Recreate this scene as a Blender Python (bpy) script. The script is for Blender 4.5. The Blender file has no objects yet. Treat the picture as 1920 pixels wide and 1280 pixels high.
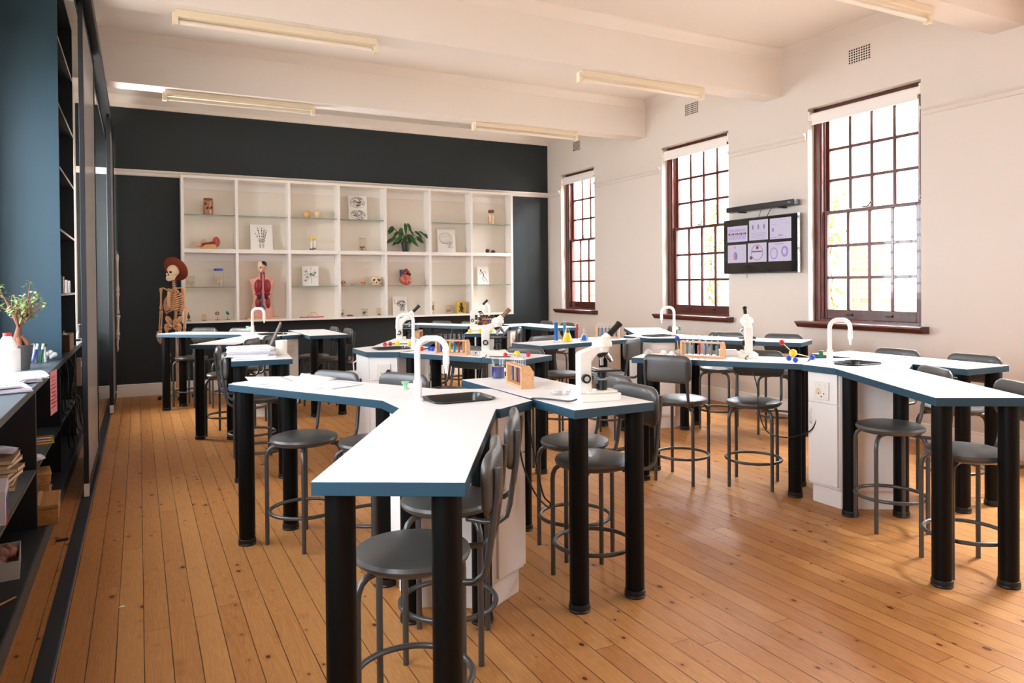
import bpy, bmesh, math, random
from mathutils import Vector, Matrix
R = math.radians
PI = math.pi
random.seed(7)
S = bpy.context.scene
C = S.collection

# ------------------------------------------------------------------ camera, world, exposure
EYE = Vector((0, 0, 1.44))
YAW, PITCH, ROLL = 0.4742, -0.0101, -0.0084
fwd = Vector((math.sin(YAW)*math.cos(PITCH), math.cos(YAW)*math.cos(PITCH), math.sin(PITCH)))
rgt0 = Vector((math.cos(YAW), -math.sin(YAW), 0)); up0 = rgt0.cross(fwd)
rgt = math.cos(ROLL)*rgt0 + math.sin(ROLL)*up0
upv = -math.sin(ROLL)*rgt0 + math.cos(ROLL)*up0
cd = bpy.data.cameras.new('camera'); cam = bpy.data.objects.new('camera', cd); C.objects.link(cam)
m = Matrix((rgt, upv, -fwd)).transposed().to_4x4(); m.translation = EYE
cam.matrix_world = m
cd.sensor_width = 36; cd.sensor_fit = 'HORIZONTAL'
cd.lens = 1363.2/1920*36
cd.shift_y = -(640-547.2)/1920
cd.clip_start = 0.02; cd.clip_end = 200
S.camera = cam
W = bpy.data.worlds.new('world'); S.world = W; W.use_nodes = True
bg = W.node_tree.nodes['Background']
bg.inputs[0].default_value = (0.86, 0.95, 1.07, 1); bg.inputs[1].default_value = 7.4
S.view_settings.view_transform = 'Standard'; S.view_settings.look = 'None'
S.view_settings.gamma = 1; S.view_settings.use_curve_mapping = False
S.view_settings.exposure = 0.92
try:
    S.cycles.use_denoising = True
    S.cycles.max_bounces = 10; S.cycles.diffuse_bounces = 6; S.cycles.glossy_bounces = 4
    S.cycles.transparent_max_bounces = 16; S.cycles.transmission_bounces = 6
    S.cycles.sample_clamp_indirect = 6; S.cycles.caustics_reflective = False; S.cycles.caustics_refractive = False
except Exception: pass

def area(name, loc, direction, sx, sy, power, col=(1, .96, .9), portal=False):
    d = bpy.data.lights.new(name, 'AREA'); d.shape = 'RECTANGLE'; d.size = sx; d.size_y = sy
    d.energy = power; d.color = col
    o = bpy.data.objects.new(name, d); C.objects.link(o); o.location = loc
    z = -Vector(direction).normalized(); x = Vector((0, 0, 1)).cross(z)
    x = x.normalized() if x.length > 1e-4 else Vector((1, 0, 0)); y = z.cross(x)
    mm = Matrix((x, y, z)).transposed().to_4x4(); mm.translation = Vector(loc); o.matrix_world = mm
    if portal: d.cycles.is_portal = True
    return o

XR, XL, YB, YF, ZC = 6.28, -0.98, 10.86, -3.6, 3.96
WZ0, WZ1 = 1.02, 3.26
WIN_R = [(9.42, 10.42), (6.55, 7.79), (4.15, 5.39), (1.75, 2.99), (-0.65, 0.59), (-3.05, -1.81)]
WIN_L = [(3.7, 6.2), (0.2, 2.6)]
for a, b in WIN_R:
    area('window_portal', (XR+0.31, (a+b)/2, (WZ0+WZ1)/2), (-1, 0, 0), b-a, WZ1-WZ0, 1, portal=True)
for (a, b), pw in zip(WIN_R[:5], (550, 650, 300, 900, 500)):
    area('added_window_fill', (XR+1.0, (a+b)/2+.2, 4.1), (-1, .12, -.55), 1.6, .9, pw, (.96, .98, 1))  # added lamps above the view, boosting daylight through the right windows
area('window_portal', (XL-.31, 9.45, 2.0), (1, 0, 0), 2.1, 2.2, 1, portal=True)
area('added_window_fill', (XL-.5, 9.45, 2.2), (1, .0, -.15), 2.0, 2.0, 200, (.95, .98, 1))  # extra lamp added outside the far left window to brighten the back
for a, b in WIN_L:
    area('window_portal', (XL-0.31, (a+b)/2, 2.0), (1, 0, 0), b-a, 2.2, 1, portal=True)

# ------------------------------------------------------------------ materials
def srgb(h):
    h = h.lstrip('#'); v = [int(h[i:i+2], 16)/255 for i in (0, 2, 4)]
    return tuple((c/12.92 if c <= .04045 else ((c+.055)/1.055)**2.4) for c in v)
class NT:
    def __init__(s, mat): s.t = mat.node_tree; s.n = s.t.nodes; s.l = s.t.links
    def add(s, typ, **kw):
        nd = s.n.new(typ)
        for k, v in kw.items():
            if k.startswith('i_'):
                k = k[2:]; k = int(k) if k.isdigit() else k
                inp = nd.inputs[k]
                if isinstance(v, bpy.types.NodeSocket): s.l.new(v, inp)
                else: inp.default_value = v
            else: setattr(nd, k, v)
        return nd
    def math(s, op, a, b=None, c=None):
        kw = {'i_0': a}
        if b is not None: kw['i_1'] = b
        if c is not None: kw['i_2'] = c
        return s.add('ShaderNodeMath', operation=op, **kw).outputs[0]
    def mix(s, f, a, b):
        nd = s.add('ShaderNodeMix', data_type='RGBA'); 
        for i, v in ((0, f), (6, a), (7, b)):
            if isinstance(v, bpy.types.NodeSocket): s.l.new(v, nd.inputs[i])
            else: nd.inputs[i].default_value = (tuple(v)+(1,) if i and len(v) == 3 else v)
        return nd.outputs[2]
def mat(name, col, rough=.5, metal=0, noise=.06, nscale=6, bump=0, bscale=200, coat=0, emis=None, trans=0, alpha=1, spec=.5):
    mt = bpy.data.materials.new(name); mt.use_nodes = True; t = NT(mt); p = t.n['Principled BSDF']
    if isinstance(col, str): col = srgb(col)
    tc = t.add('ShaderNodeTexCoord').outputs['Object']
    nz = t.add('ShaderNodeTexNoise', i_Vector=tc, i_Scale=nscale, i_Detail=4.0).outputs['Fac']
    a = tuple(c*(1-noise) for c in col); b = tuple(min(1, c*(1+noise)) for c in col)
    t.l.new(t.mix(nz, a, b), p.inputs['Base Color'])
    p.inputs['Roughness'].default_value = rough; p.inputs['Metallic'].default_value = metal
    p.inputs['Coat Weight'].default_value = coat; p.inputs['Specular IOR Level'].default_value = spec
    p.inputs['Transmission Weight'].default_value = trans; p.inputs['Alpha'].default_value = alpha
    if bump:
        bn = t.add('ShaderNodeTexNoise', i_Vector=tc, i_Scale=bscale, i_Detail=3.0).outputs['Fac']
        bp = t.add('ShaderNodeBump', i_Strength=bump, i_Distance=.002, i_Height=bn)
        t.l.new(bp.outputs[0], p.inputs['Normal'])
    if emis:
        p.inputs['Emission Color'].default_value = tuple(srgb(emis[0]))+(1,); p.inputs['Emission Strength'].default_value = emis[1]
    return mt
def glassmat(name, tint=(1, 1, 1), opac=.08, rough=.02, haze=0, hazecol=(.7, .7, .7), fres=.9):
    mt = bpy.data.materials.new(name); mt.use_nodes = True; t = NT(mt); t.n.remove(t.n['Principled BSDF'])
    out = t.n['Material Output']
    tr = t.add('ShaderNodeBsdfTransparent', i_Color=tuple(tint)+(1,)); gl = t.add('ShaderNodeBsdfGlossy', i_Roughness=rough)
    fc = t.add('ShaderNodeLayerWeight', i_Blend=.5).outputs['Facing']
    fr = t.math('MULTIPLY_ADD', t.math('POWER', fc, 5.0), fres, .03)
    f = t.math('MINIMUM', t.math('ADD', fr, opac), 1.0)
    base = tr.outputs[0]
    if haze:
        df = t.add('ShaderNodeBsdfDiffuse', i_Color=tuple(hazecol)+(1,))
        base = t.add('ShaderNodeMixShader', i_0=haze, i_1=base, i_2=df.outputs[0]).outputs[0]
    mx = t.add('ShaderNodeMixShader', i_0=f, i_1=base, i_2=gl.outputs[0]); t.l.new(mx.outputs[0], out.inputs[0])
    return mt
def woodmat(name, c1, c2, rough=.4, scale=1.0, axis='Y', coat=0):
    mt = bpy.data.materials.new(name); mt.use_nodes = True; t = NT(mt); p = t.n['Principled BSDF']
    tc = t.add('ShaderNodeTexCoord').outputs['Object']
    sc = {'X': (2, 30, 30), 'Y': (30, 2, 30), 'Z': (30, 30, 2)}[axis]
    mp = t.add('ShaderNodeMapping', i_Vector=tc, i_Scale=tuple(s*scale for s in sc)).outputs[0]
    nz = t.add('ShaderNodeTexNoise', i_Vector=mp, i_Scale=1.0, i_Detail=5.0, i_Distortion=1.2).outputs['Fac']
    f = t.math('MULTIPLY_ADD', nz, 2.4, -.7); f = t.math('MAXIMUM', t.math('MINIMUM', f, 1.0), 0.0)
    t.l.new(t.mix(f, srgb(c1), srgb(c2)), p.inputs['Base Color'])
    p.inputs['Roughness'].default_value = rough; p.inputs['Coat Weight'].default_value = coat
    return mt
def floormat():
    mt = bpy.data.materials.new('pine_floorboards'); mt.use_nodes = True; t = NT(mt); p = t.n['Principled BSDF']
    tc = t.add('ShaderNodeTexCoord').outputs['Object']; sp = t.add('ShaderNodeSeparateXYZ', i_0=tc)
    x, y = sp.outputs[0], sp.outputs[1]
    u = t.math('DIVIDE', t.math('ADD', x, 5.023), .0985); i = t.math('FLOOR', u); fu = t.math('FRACT', u)
    r1 = t.add('ShaderNodeTexWhiteNoise', noise_dimensions='1D', i_W=i).outputs[0]
    v = t.math('ADD', t.math('DIVIDE', y, 2.7), t.math('MULTIPLY', r1, 9.0)); j = t.math('FLOOR', v); fv = t.math('FRACT', v)
    ij = t.add('ShaderNodeCombineXYZ', i_0=i, i_1=j).outputs[0]
    wn = t.add('ShaderNodeTexWhiteNoise', noise_dimensions='2D', i_Vector=ij); tone = wn.outputs[0]
    # grain
    gx = t.math('ADD', t.math('MULTIPLY', x, 22.0), t.math('MULTIPLY', tone, 60.0))
    gv = t.add('ShaderNodeCombineXYZ', i_0=gx, i_1=t.math('MULTIPLY', y, 1.3), i_2=t.math('MULTIPLY', tone, 20.0)).outputs[0]
    g = t.add('ShaderNodeTexNoise', i_Vector=gv, i_Scale=1.0, i_Detail=3.0, i_Distortion=.6).outputs['Fac']
    rings = t.math('ABSOLUTE', t.math('SINE', t.math('MULTIPLY', g, 46.0)))
    fine = t.add('ShaderNodeTexNoise', i_Vector=t.add('ShaderNodeCombineXYZ', i_0=t.math('MULTIPLY', x, 260.0), i_1=t.math('MULTIPLY', y, 9.0), i_2=tone).outputs[0], i_Scale=1.0, i_Detail=2.0).outputs['Fac']
    f = t.math('ADD', t.math('ADD', t.math('MULTIPLY', tone, .32), .07), t.math('ADD', t.math('MULTIPLY', rings, .22), t.math('MULTIPLY', fine, .38)))
    f = t.math('MAXIMUM', t.math('MINIMUM', t.math('SUBTRACT', f, .08), 1.0), 0.0)
    col = t.mix(f, srgb('#D09A5C'), srgb('#955526'))
    # broad wear
    wr = t.add('ShaderNodeTexNoise', i_Vector=tc, i_Scale=1.1, i_Detail=4.0).outputs['Fac']
    col = t.mix(t.math('MULTIPLY', wr, .3), col, srgb('#A56E42'))
    # knots
    kv = t.add('ShaderNodeCombineXYZ', i_0=t.math('MULTIPLY', x, 16.0), i_1=t.math('MULTIPLY', y, 11.0), i_2=t.math('MULTIPLY', tone, 4.0)).outputs[0]
    vo = t.add('ShaderNodeTexVoronoi', i_Vector=kv, i_Scale=1.0, i_Randomness=1.0)
    sep = t.add('ShaderNodeSeparateColor', i_0=vo.outputs['Color']); 
    kr = t.math('MULTIPLY', t.math('POWER', sep.outputs[0], 2.6), .20)
    kn = t.math('LESS_THAN', vo.outputs['Distance'], kr)
    halo = t.math('MAXIMUM', t.math('SUBTRACT', 1.0, t.math('DIVIDE', vo.outputs['Distance'], t.math('ADD', t.math('MULTIPLY', kr, 3.2), .001))), 0.0)
    col = t.mix(t.math('MULTIPLY', halo, .55), col, srgb('#8A4C24'))
    col = t.mix(t.math('MULTIPLY', kn, .85), col, srgb('#4A2110'))
    # gaps
    gn = t.add('ShaderNodeTexNoise', i_Vector=t.add('ShaderNodeCombineXYZ', i_0=i, i_1=t.math('MULTIPLY', y, 1.7)).outputs[0], i_Scale=1.0).outputs['Fac']
    gw = t.math('MULTIPLY_ADD', gn, .07, .0)
    gap = t.math('LESS_THAN', fu, gw)
    ej = t.math('MULTIPLY', t.math('LESS_THAN', fv, .0011), .8)
    gp = t.math('MAXIMUM', gap, ej)
    col = t.mix(t.math('MULTIPLY', gp, .88), col, srgb('#2A150B'))
    t.l.new(col, p.inputs['Base Color'])
    rg = t.math('MULTIPLY_ADD', fine, .2, .32); t.l.new(rg, p.inputs['Roughness']); p.inputs['Specular IOR Level'].default_value = .18
    h = t.math('SUBTRACT', t.math('MULTIPLY', fine, .15), gp)
    bp = t.add('ShaderNodeBump', i_Strength=.35, i_Distance=.003, i_Height=h); t.l.new(bp.outputs[0], p.inputs['Normal'])
    return mt
def brickmat():
    mt = bpy.data.materials.new('red_brick'); mt.use_nodes = True; t = NT(mt); p = t.n['Principled BSDF']
    tc = t.add('ShaderNodeTexCoord').outputs['Object']; sp = t.add('ShaderNodeSeparateXYZ', i_0=tc)
    v = t.add('ShaderNodeCombineXYZ', i_0=t.math('ADD', sp.outputs[0], sp.outputs[1]), i_1=sp.outputs[2]).outputs[0]
    b = t.add('ShaderNodeTexBrick', i_Vector=v, i_Scale=1.0, i_Color1=srgb('#B06A5C')+(1,), i_Color2=srgb('#945449')+(1,), i_Mortar=srgb('#C9B9A6')+(1,))
    b.inputs['Mortar Size'].default_value = .006; b.inputs['Brick Width'].default_value = .23; b.inputs['Row Height'].default_value = .085
    t.l.new(b.outputs[0], p.inputs['Base Color']); p.inputs['Roughness'].default_value = .9
    return mt

M = dict(
    wall=mat('cream_wall_paint', '#D9CFC4', .75, noise=.015, nscale=1.5, bump=.15, bscale=60),
    ceil=mat('ceiling_paint', '#EEE7DE', .8, noise=.015, nscale=1.0),
    trim=mat('white_gloss_trim', '#EEE6DC', .35, noise=.01),
    blue=mat('blue_paint_shaded', (.0115, .0185, .021), .6, noise=.05, nscale=2, bump=.2, bscale=120),  # same paint as the bookcase end panel, with shade put into the colour
    bluep=mat('blue_paint_lit', (.035, .090, .125), .45, noise=.05, nscale=3, bump=.1, bscale=150),  # same paint as the back wall, its brighter lighting put into the colour
    black=mat('black_board', (.008, .010, .013), .45, noise=.2),
    slate=mat('slate_counter', (.10, .13, .15), .35, noise=.1, nscale=8),
    slateedge=mat('grey_board_edge', (.07, .075, .075), .5),
    floor=floormat(),
    lam=mat('white_laminate', '#FBF9F7', .32, noise=.01),
    band=mat('blue_edge_band', (.014, .058, .090), .4, noise=.08, nscale=15),
    leg=mat('black_table_leg', (.004, .0035, .003), .40, noise=.1, bump=.1, bscale=300, spec=.15),
    cap=mat('black_foot_rubber', (.006, .006, .006), .45),
    cabback=mat('cream_cabinet_back', '#EBE2D4', .6, noise=.02), cab=mat('white_cabinet_board', '#EFE9E2', .4, noise=.01),
    seat=mat('grey_vinyl', (.078, .071, .063), .36, noise=.12, nscale=30, bump=.25, bscale=500, coat=.1),
    tube=mat('grey_metal_tube', (.10, .097, .092), .33, metal=.5, noise=.1),
    basin=mat('dark_basin', (.035, .032, .030), .25, noise=.2),
    tap=mat('white_tap_enamel', '#F2EDE6', .2, noise=.01, coat=.4),
    green=mat('green_plastic', (.01, .16, .06), .4), palegreen=mat('pale_green_plastic', (.35, .65, .38), .4),
    wood=woodmat('mahogany', '#5E2415', '#3A130A', .35, axis='Z', coat=.25),
    woody=woodmat('mahogany_sill', '#5E2213', '#3A130A', .35, axis='Y', coat=.25),
    beech=woodmat('beech_rack', '#E0B183', '#C98F60', .45, axis='X'),
    pinebox=woodmat('pine_box', '#C48E55', '#A06E3C', .5, axis='Y'),
    glass=glassmat('clear_glass', opac=.03), pane=glassmat('window_glass', opac=0.0),
    shelfglass=glassmat('shelf_glass', tint=(.93, .97, .94), opac=.05), glassedge=mat('green_glass_edge', '#7C9484', .2, noise=.05),
    board=glassmat('hazy_glass_board', tint=(.75, .72, .70), opac=.10, rough=.08, haze=.75, hazecol=(.55, .49, .45), fres=.3),
    acryl=glassmat('clear_acrylic', tint=(.97, .95, .90), opac=.06), 
    blind=mat('white_blind_fabric', '#EFE9E2', .7, noise=.01),
    bronze=mat('dark_bronze', (.03, .02, .015), .4, metal=.5), brass=mat('brass', '#B08A50', .35, metal=.8),
    mic=mat('microscope_enamel', '#F2ECDF', .3, noise=.01, coat=.3), blk=mat('black_plastic', (.010, .009, .008), .35),
    chrome=mat('chrome', (.6, .6, .6), .15, metal=1), brown=mat('brown_cap', '#8A5A3C', .5),
    bone=mat('bone_plastic', '#D9A77A', .5, noise=.15, nscale=25), palebone=mat('pale_bone_plastic', '#E2C7A5', .5, noise=.12, nscale=25),
    whitebone=mat('white_bone_plastic', '#D8C3B4', .5, noise=.1),
    hat=mat('brown_felt', '#7A2F12', .85, noise=.1, bump=.4, bscale=300),
    paper=mat('white_paper', '#F2EFF0', .8, noise=.01), paper2=mat('lilac_paper', '#CFC9D2', .8, noise=.03), ink=mat('black_ink', (.015, .015, .015), .8), grayink=mat('grey_ink', (.12, .115, .11), .8),
    canvas=mat('print_card', '#EDE8E0', .8, noise=.01),
    mug=mat('cream_ceramic', '#F2ECDC', .25, coat=.4), brick=brickmat(),
    plaster=mat('white_plaster', '#EFE6D6', .85, noise=.03), ground=mat('paving', '#CFC2B2', .9, noise=.1),
    leaf=mat('green_leaf', (.018, .085, .015), .4, noise=.3, nscale=20), leaf2=mat('pale_leaf', (.30, .38, .14), .45, noise=.3, nscale=30),
    vine=mat('vine_leaf', (.22, .38, .08), .6, noise=.3, nscale=12), darkpot=mat('dark_green_pot', (.010, .022, .014), .25),
    greypot=mat('grey_pot', (.10, .095, .095), .7, noise=.1), bark=mat('bark', '#7A4B32', .8, noise=.25, nscale=30), soil=mat('soil', (.02, .012, .008), .9),
    red=mat('red_plastic', (.60, .012, .012), .3), yellow=mat('yellow_plastic', (.80, .60, .02), .3), bluepl=mat('blue_plastic', (.01, .05, .48), .3), white=mat('white_plastic', '#EDEAE4', .3), greyp=mat('grey_plastic', '#B9B4AE', .35),
    lqblue=mat('blue_liquid', (.005, .13, .42), .1, coat=.5), lqnavy=mat('navy_liquid', (.01, .02, .16), .1, coat=.5), lqteal=mat('teal_liquid', (.0, .22, .30), .1, coat=.5), lqred=mat('red_liquid', (.42, .006, .012), .1, coat=.5), lqyel=mat('yellow_liquid', (.75, .55, .01), .1, coat=.5), lqamb=mat('amber_liquid', (.55, .33, .03), .1, coat=.5),
    screen=mat('black_screen', (.006, .005, .005), .12, coat=.6), cream=mat('cream_light_fitting', '#EBDDC2', .45, noise=.01), difftube=mat('lamp_tube_glass', '#F0E6D6', .3, noise=.01),
    dark=mat('dark_hole', (.02, .008, .006), .9), skin=mat('pink_skin_plastic', '#E0A38F', .45), orgred=mat('organ_red', '#8E1C20', .35, noise=.35, nscale=40), orgdark=mat('organ_dark', '#2A0C10', .35), orgblue=mat('organ_blue', '#2A4A7A', .35), orgpink=mat('organ_pink', '#C8707A', .35), hair=mat('black_hair', (.01, .009, .009), .5),
    orange=mat('orange_plastic', '#D9551E', .35), amber=mat('amber_jar', '#A86428', .2, noise=.3, nscale=30, coat=.5), cork=mat('cork', '#6E5240', .9), sand=mat('sand_ball', '#D9AE74', .8, noise=.15, nscale=30), shell=mat('shell_ball', '#E2C79A', .7, noise=.08),
    heart=mat('heart_flesh', '#B8574A', .3, noise=.25, nscale=25, coat=.3), navy=mat('navy_vessel', '#23394E', .4), card=mat('cardboard', '#8A6A52', .85, noise=.05), pinkp=mat('pink_paper', '#D98A92', .8, noise=.1), steel=mat('steel_tin', (.35, .32, .30), .25, metal=.9),
    yrat=mat('yellow_resin', '#C9A63C', .3), darkbrown=mat('dark_brown', '#3A1610', .6, noise=.3, nscale=40), olive=mat('olive_bronze', '#5A5236', .4, noise=.4, nscale=50), fleece=mat('pinkish_fleece', '#9A6A60', .9, noise=.4, nscale=30),
    laptop=mat('dark_laptop_lid', '#6A5B50', .4), socket=mat('cream_socket', '#E9E2D6', .3), wallsock=mat('taupe_socket', '#8A7A74', .4),
)
def emat(name, hexc, s):
    mt = bpy.data.materials.new(name); mt.use_nodes = True; t = NT(mt); p = t.n['Principled BSDF']
    tc = t.add('ShaderNodeTexCoord').outputs['Object']; nz = t.add('ShaderNodeTexNoise', i_Vector=tc, i_Scale=9.0, i_Detail=4.0).outputs['Fac']
    c = srgb(hexc); col = t.mix(nz, tuple(q*.9 for q in c), tuple(min(1, q*1.06) for q in c))
    p.inputs['Base Color'].default_value = (0, 0, 0, 1); t.l.new(col, p.inputs['Emission Color']); p.inputs['Emission Strength'].default_value = s
    return mt
ESTR = .42
M['scr_lilac'] = emat('lit_screen_lilac', '#DCCDE4', ESTR); M['scr_purple'] = emat('lit_screen_purple', '#A98AD0', ESTR); M['scr_grey'] = emat('lit_screen_grey', '#8E86A0', ESTR)
M['scr_red'] = emat('lit_screen_red', '#8A2A34', ESTR); M['scr_pink'] = emat('lit_screen_pink', '#E0A0A8', ESTR); M['scr_cream'] = emat('lit_screen_cream', '#E8D6B0', ESTR)

# ------------------------------------------------------------------ mesh helpers
class MB:
    def __init__(s): s.v = []; s.f = []; s.mi = []; s.cur = 0
    def m(s, i): s.cur = i; return s
    def _add(s, vs, fs):
        b = len(s.v); s.v += [tuple(p) for p in vs]; s.f += [tuple(b+i for i in f) for f in fs]; s.mi += [s.cur]*len(fs); return s
    def box(s, x0, x1, y0, y1, z0, z1):
        v = [(x, y, z) for z in (z0, z1) for y in (y0, y1) for x in (x0, x1)]
        return s._add(v, [(0, 2, 3, 1), (4, 5, 7, 6), (0, 1, 5, 4), (2, 6, 7, 3), (0, 4, 6, 2), (1, 3, 7, 5)])
    def obox(s, c, sz, rz=0, rx=0, ry=0):
        mt = Matrix.Translation(c) @ Matrix.Rotation(rz, 4, 'Z') @ Matrix.Rotation(ry, 4, 'Y') @ Matrix.Rotation(rx, 4, 'X')
        t = MB().box(-sz[0]/2, sz[0]/2, -sz[1]/2, sz[1]/2, -sz[2]/2, sz[2]/2)
        return s._add([mt @ Vector(p) for p in t.v], t.f)
    def prism(s, poly, z0, z1, top=True, bot=True):
        n = len(poly); v = [(x, y, z0) for x, y in poly]+[(x, y, z1) for x, y in poly]
        f = [(i, (i+1) % n, n+(i+1) % n, n+i) for i in range(n)]
        if bot: f.append(tuple(range(n-1, -1, -1)))
        if top: f.append(tuple(range(n, 2*n)))
        return s._add(v, f)
    def extr(s, poly, o, u, w, nrm, t):      # polygon in plane (o,u,w), thickness t along nrm
        o, u, w, nrm = map(Vector, (o, u, w, nrm)); n = len(poly)
        v = [o+u*a+w*b for a, b in poly]; v = v+[p+nrm*t for p in v]
        f = [(i, (i+1) % n, n+(i+1) % n, n+i) for i in range(n)]+[tuple(range(n-1, -1, -1)), tuple(range(n, 2*n))]
        return s._add(v, f)
    def tube(s, pts, r, n=8, closed=False, caps=True):
        P = [Vector(p) for p in pts]; k = len(P); rs = r if isinstance(r, (list, tuple)) else [r]*k
        if closed: tan = [(P[(i+1) % k]-P[i-1]).normalized() for i in range(k)]
        else: tan = [((P[min(i+1, k-1)]-P[max(i-1, 0)]) or Vector((0, 0, 1))).normalized() for i in range(k)]
        a = Vector((0, 0, 1)) if abs(tan[0].z) < .9 else Vector((1, 0, 0))
        nx = (a-tan[0]*a.dot(tan[0])).normalized(); v = []
        for i in range(k):
            nx = (nx-tan[i]*nx.dot(tan[i])).normalized(); ny = tan[i].cross(nx)
            v += [P[i]+(nx*math.cos(2*PI*j/n)+ny*math.sin(2*PI*j/n))*rs[i] for j in range(n)]
        f = []
        for i in range(k if closed else k-1):
            a0 = i*n; b0 = ((i+1) % k)*n
            f += [(a0+j, a0+(j+1) % n, b0+(j+1) % n, b0+j) for j in range(n)]
        if caps and not closed: f += [tuple(range(n-1, -1, -1)), tuple(range((k-1)*n, k*n))]
        return s._add(v, f)
    def cyl(s, p0, p1, r0, r1=None, n=16, caps=True): return s.tube([p0, p1], [r0, r0 if r1 is None else r1], n, caps=caps)
    def lathe(s, prof, c=(0, 0, 0), n=24):
        c = Vector(c); v = []; f = []
        for r, z in prof: v += [(c.x+r*math.cos(2*PI*j/n), c.y+r*math.sin(2*PI*j/n), c.z+z) for j in range(n)]
        for i in range(len(prof)-1): f += [(i*n+j, i*n+(j+1) % n, (i+1)*n+(j+1) % n, (i+1)*n+j) for j in range(n)]
        if prof[0][0] > 1e-5: f.append(tuple(range(n-1, -1, -1)))
        if prof[-1][0] > 1e-5: f.append(tuple(range((len(prof)-1)*n, len(prof)*n)))
        return s._add(v, f)
    def sph(s, c, r, n=14, k=9, rot=None):
        r = r if isinstance(r, (tuple, list)) else (r, r, r); c = Vector(c); v = []; f = []
        for i in range(k+1):
            th = PI*i/k
            for j in range(n):
                p = Vector((r[0]*math.sin(th)*math.cos(2*PI*j/n), r[1]*math.sin(th)*math.sin(2*PI*j/n), -r[2]*math.cos(th)))
                if rot: p = rot @ p
                v.append(c+p)
        for i in range(k): f += [(i*n+j, i*n+(j+1) % n, (i+1)*n+(j+1) % n, (i+1)*n+j) for j in range(n)]
        return s._add(v, f)
    def ring(s, c, Rr, r, n=28, k=8, a0=0, a1=2*PI, ax='Z', sq=1.0):
        c = Vector(c); full = abs(a1-a0-2*PI) < 1e-6; cnt = n if full else n+1; P = []
        for i in range(cnt):
            a = a0+(a1-a0)*i/n; q = (Rr*math.cos(a), Rr*math.sin(a)*sq)
            P.append(c+Vector({'Z': (q[0], q[1], 0), 'Y': (q[0], 0, q[1]), 'X': (0, q[0], q[1])}[ax]))
        return s.tube(P, r, k, closed=full)
    def pad(s, w, h, t, cx, cz, bend=0, rc=.05, nu=20, nv=10):
        v = []; f = []
        for side in (-1, 1):
            for i in range(nu+1):
                y = w/2*math.sin((-1+2*i/nu)*PI/2); e = max(0, abs(y)-(w/2-rc)); hh = h/2-(rc-math.sqrt(max(0, rc*rc-e*e)))
                for j in range(nv+1):
                    q = math.sin((-1+2*j/nv)*PI/2); z = cz+q*hh
                    tt = t/2*math.sqrt(max(.03, 1-abs(q)**6))*math.sqrt(max(.03, 1-abs(2*y/w)**14))
                    v.append((cx-bend*(y*y)+side*tt, y, z))
        A = (nu+1)*(nv+1)
        for i in range(nu):
            for j in range(nv):
                a = i*(nv+1)+j; b = a+nv+1
                f += [(a, a+1, b+1, b), (A+a, A+b, A+b+1, A+a+1)]
        for i in range(nu):
            for j in (0, nv):
                a = i*(nv+1)+j; b = a+nv+1; f.append((a, b, A+b, A+a) if j == 0 else (a, A+a, A+b, b))
        for j in range(nv):
            for i in (0, nu):
                a = i*(nv+1)+j; f.append((a, A+a, A+a+1, a+1) if i == 0 else (a, a+1, A+a+1, A+a))
        return s._add(v, f)
    def leaf(s, p, d, up, L, w, fold=.15, droop=.3, seg=4):
        p = Vector(p); d = Vector(d).normalized(); sd = d.cross(Vector(up)); sd = sd.normalized() if sd.length > 1e-4 else Vector((1, 0, 0)); nn = sd.cross(d)
        v = []; f = []
        for i in range(seg+1):
            t = i/seg; q = p+d*L*t-Vector((0, 0, 1))*droop*L*t*t; ww = w*math.sin(PI*min(1, .08+t*.92))**.8
            v += [q-sd*ww+nn*fold*ww, q, q+sd*ww+nn*fold*ww]
        for i in range(seg):
            a = i*3; f += [(a, a+1, a+4, a+3), (a+1, a+2, a+5, a+4)]
        return s._add(v, f)
    def build(s, name, mats, parent=None, label=None, bevel=0, smooth=True, solid=0):
        me = bpy.data.meshes.new(name); me.from_pydata([tuple(p) for p in s.v], [], s.f)
        mats = mats if isinstance(mats, (list, tuple)) else [mats]
        for q in mats: me.materials.append(M[q] if isinstance(q, str) else q)
        if len(mats) > 1: me.polygons.foreach_set('material_index', s.mi)
        if smooth:
            me.polygons.foreach_set('use_smooth', [True]*len(me.polygons))
            try: me.set_sharp_from_angle(angle=R(38))
            except Exception: pass
        me.update()
        o = bpy.data.objects.new(name, me); C.objects.link(o)
        if parent: o.parent = parent
        if label: o['label'] = label
        if bevel:
            b = o.modifiers.new('bevel', 'BEVEL'); b.width = bevel; b.segments = 2; b.limit_method = 'ANGLE'; b.angle_limit = R(40); b.harden_normals = False
        if solid:
            b = o.modifiers.new('solid', 'SOLIDIFY'); b.thickness = solid; b.offset = 0
        return o
def thing(name, label, cat, loc=(0, 0, 0), rz=0, group=None):
    o = bpy.data.objects.new(name, None); C.objects.link(o); o.empty_display_size = .05
    o.location = loc; o.rotation_euler = (0, 0, rz); o['label'] = label; o['category'] = cat
    if group: o['group'] = group
    return o
def tag(o, label, cat, group=None, loc=None, rz=None):
    o['label'] = label; o['category'] = cat
    if group: o['group'] = group
    if loc is not None: o.location = loc
    if rz is not None: o.rotation_euler = (0, 0, rz)
    return o
def struct(o): o['kind'] = 'structure'; return o
def dup(root, loc, rz, label=None, group=None):
    def cp(o, par):
        c = o.copy(); C.objects.link(c); c.parent = par
        for ch in [q for q in CH.get(o.name, [])]: cp(ch, c)
        return c
    CH = {}
    for q in root.children_recursive: CH.setdefault(q.parent.name, []).append(q)
    r = cp(root, None); r.location = loc; r.rotation_euler = (0, 0, rz)
    if label: r['label'] = label
    if group: r['group'] = group
    return r

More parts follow.
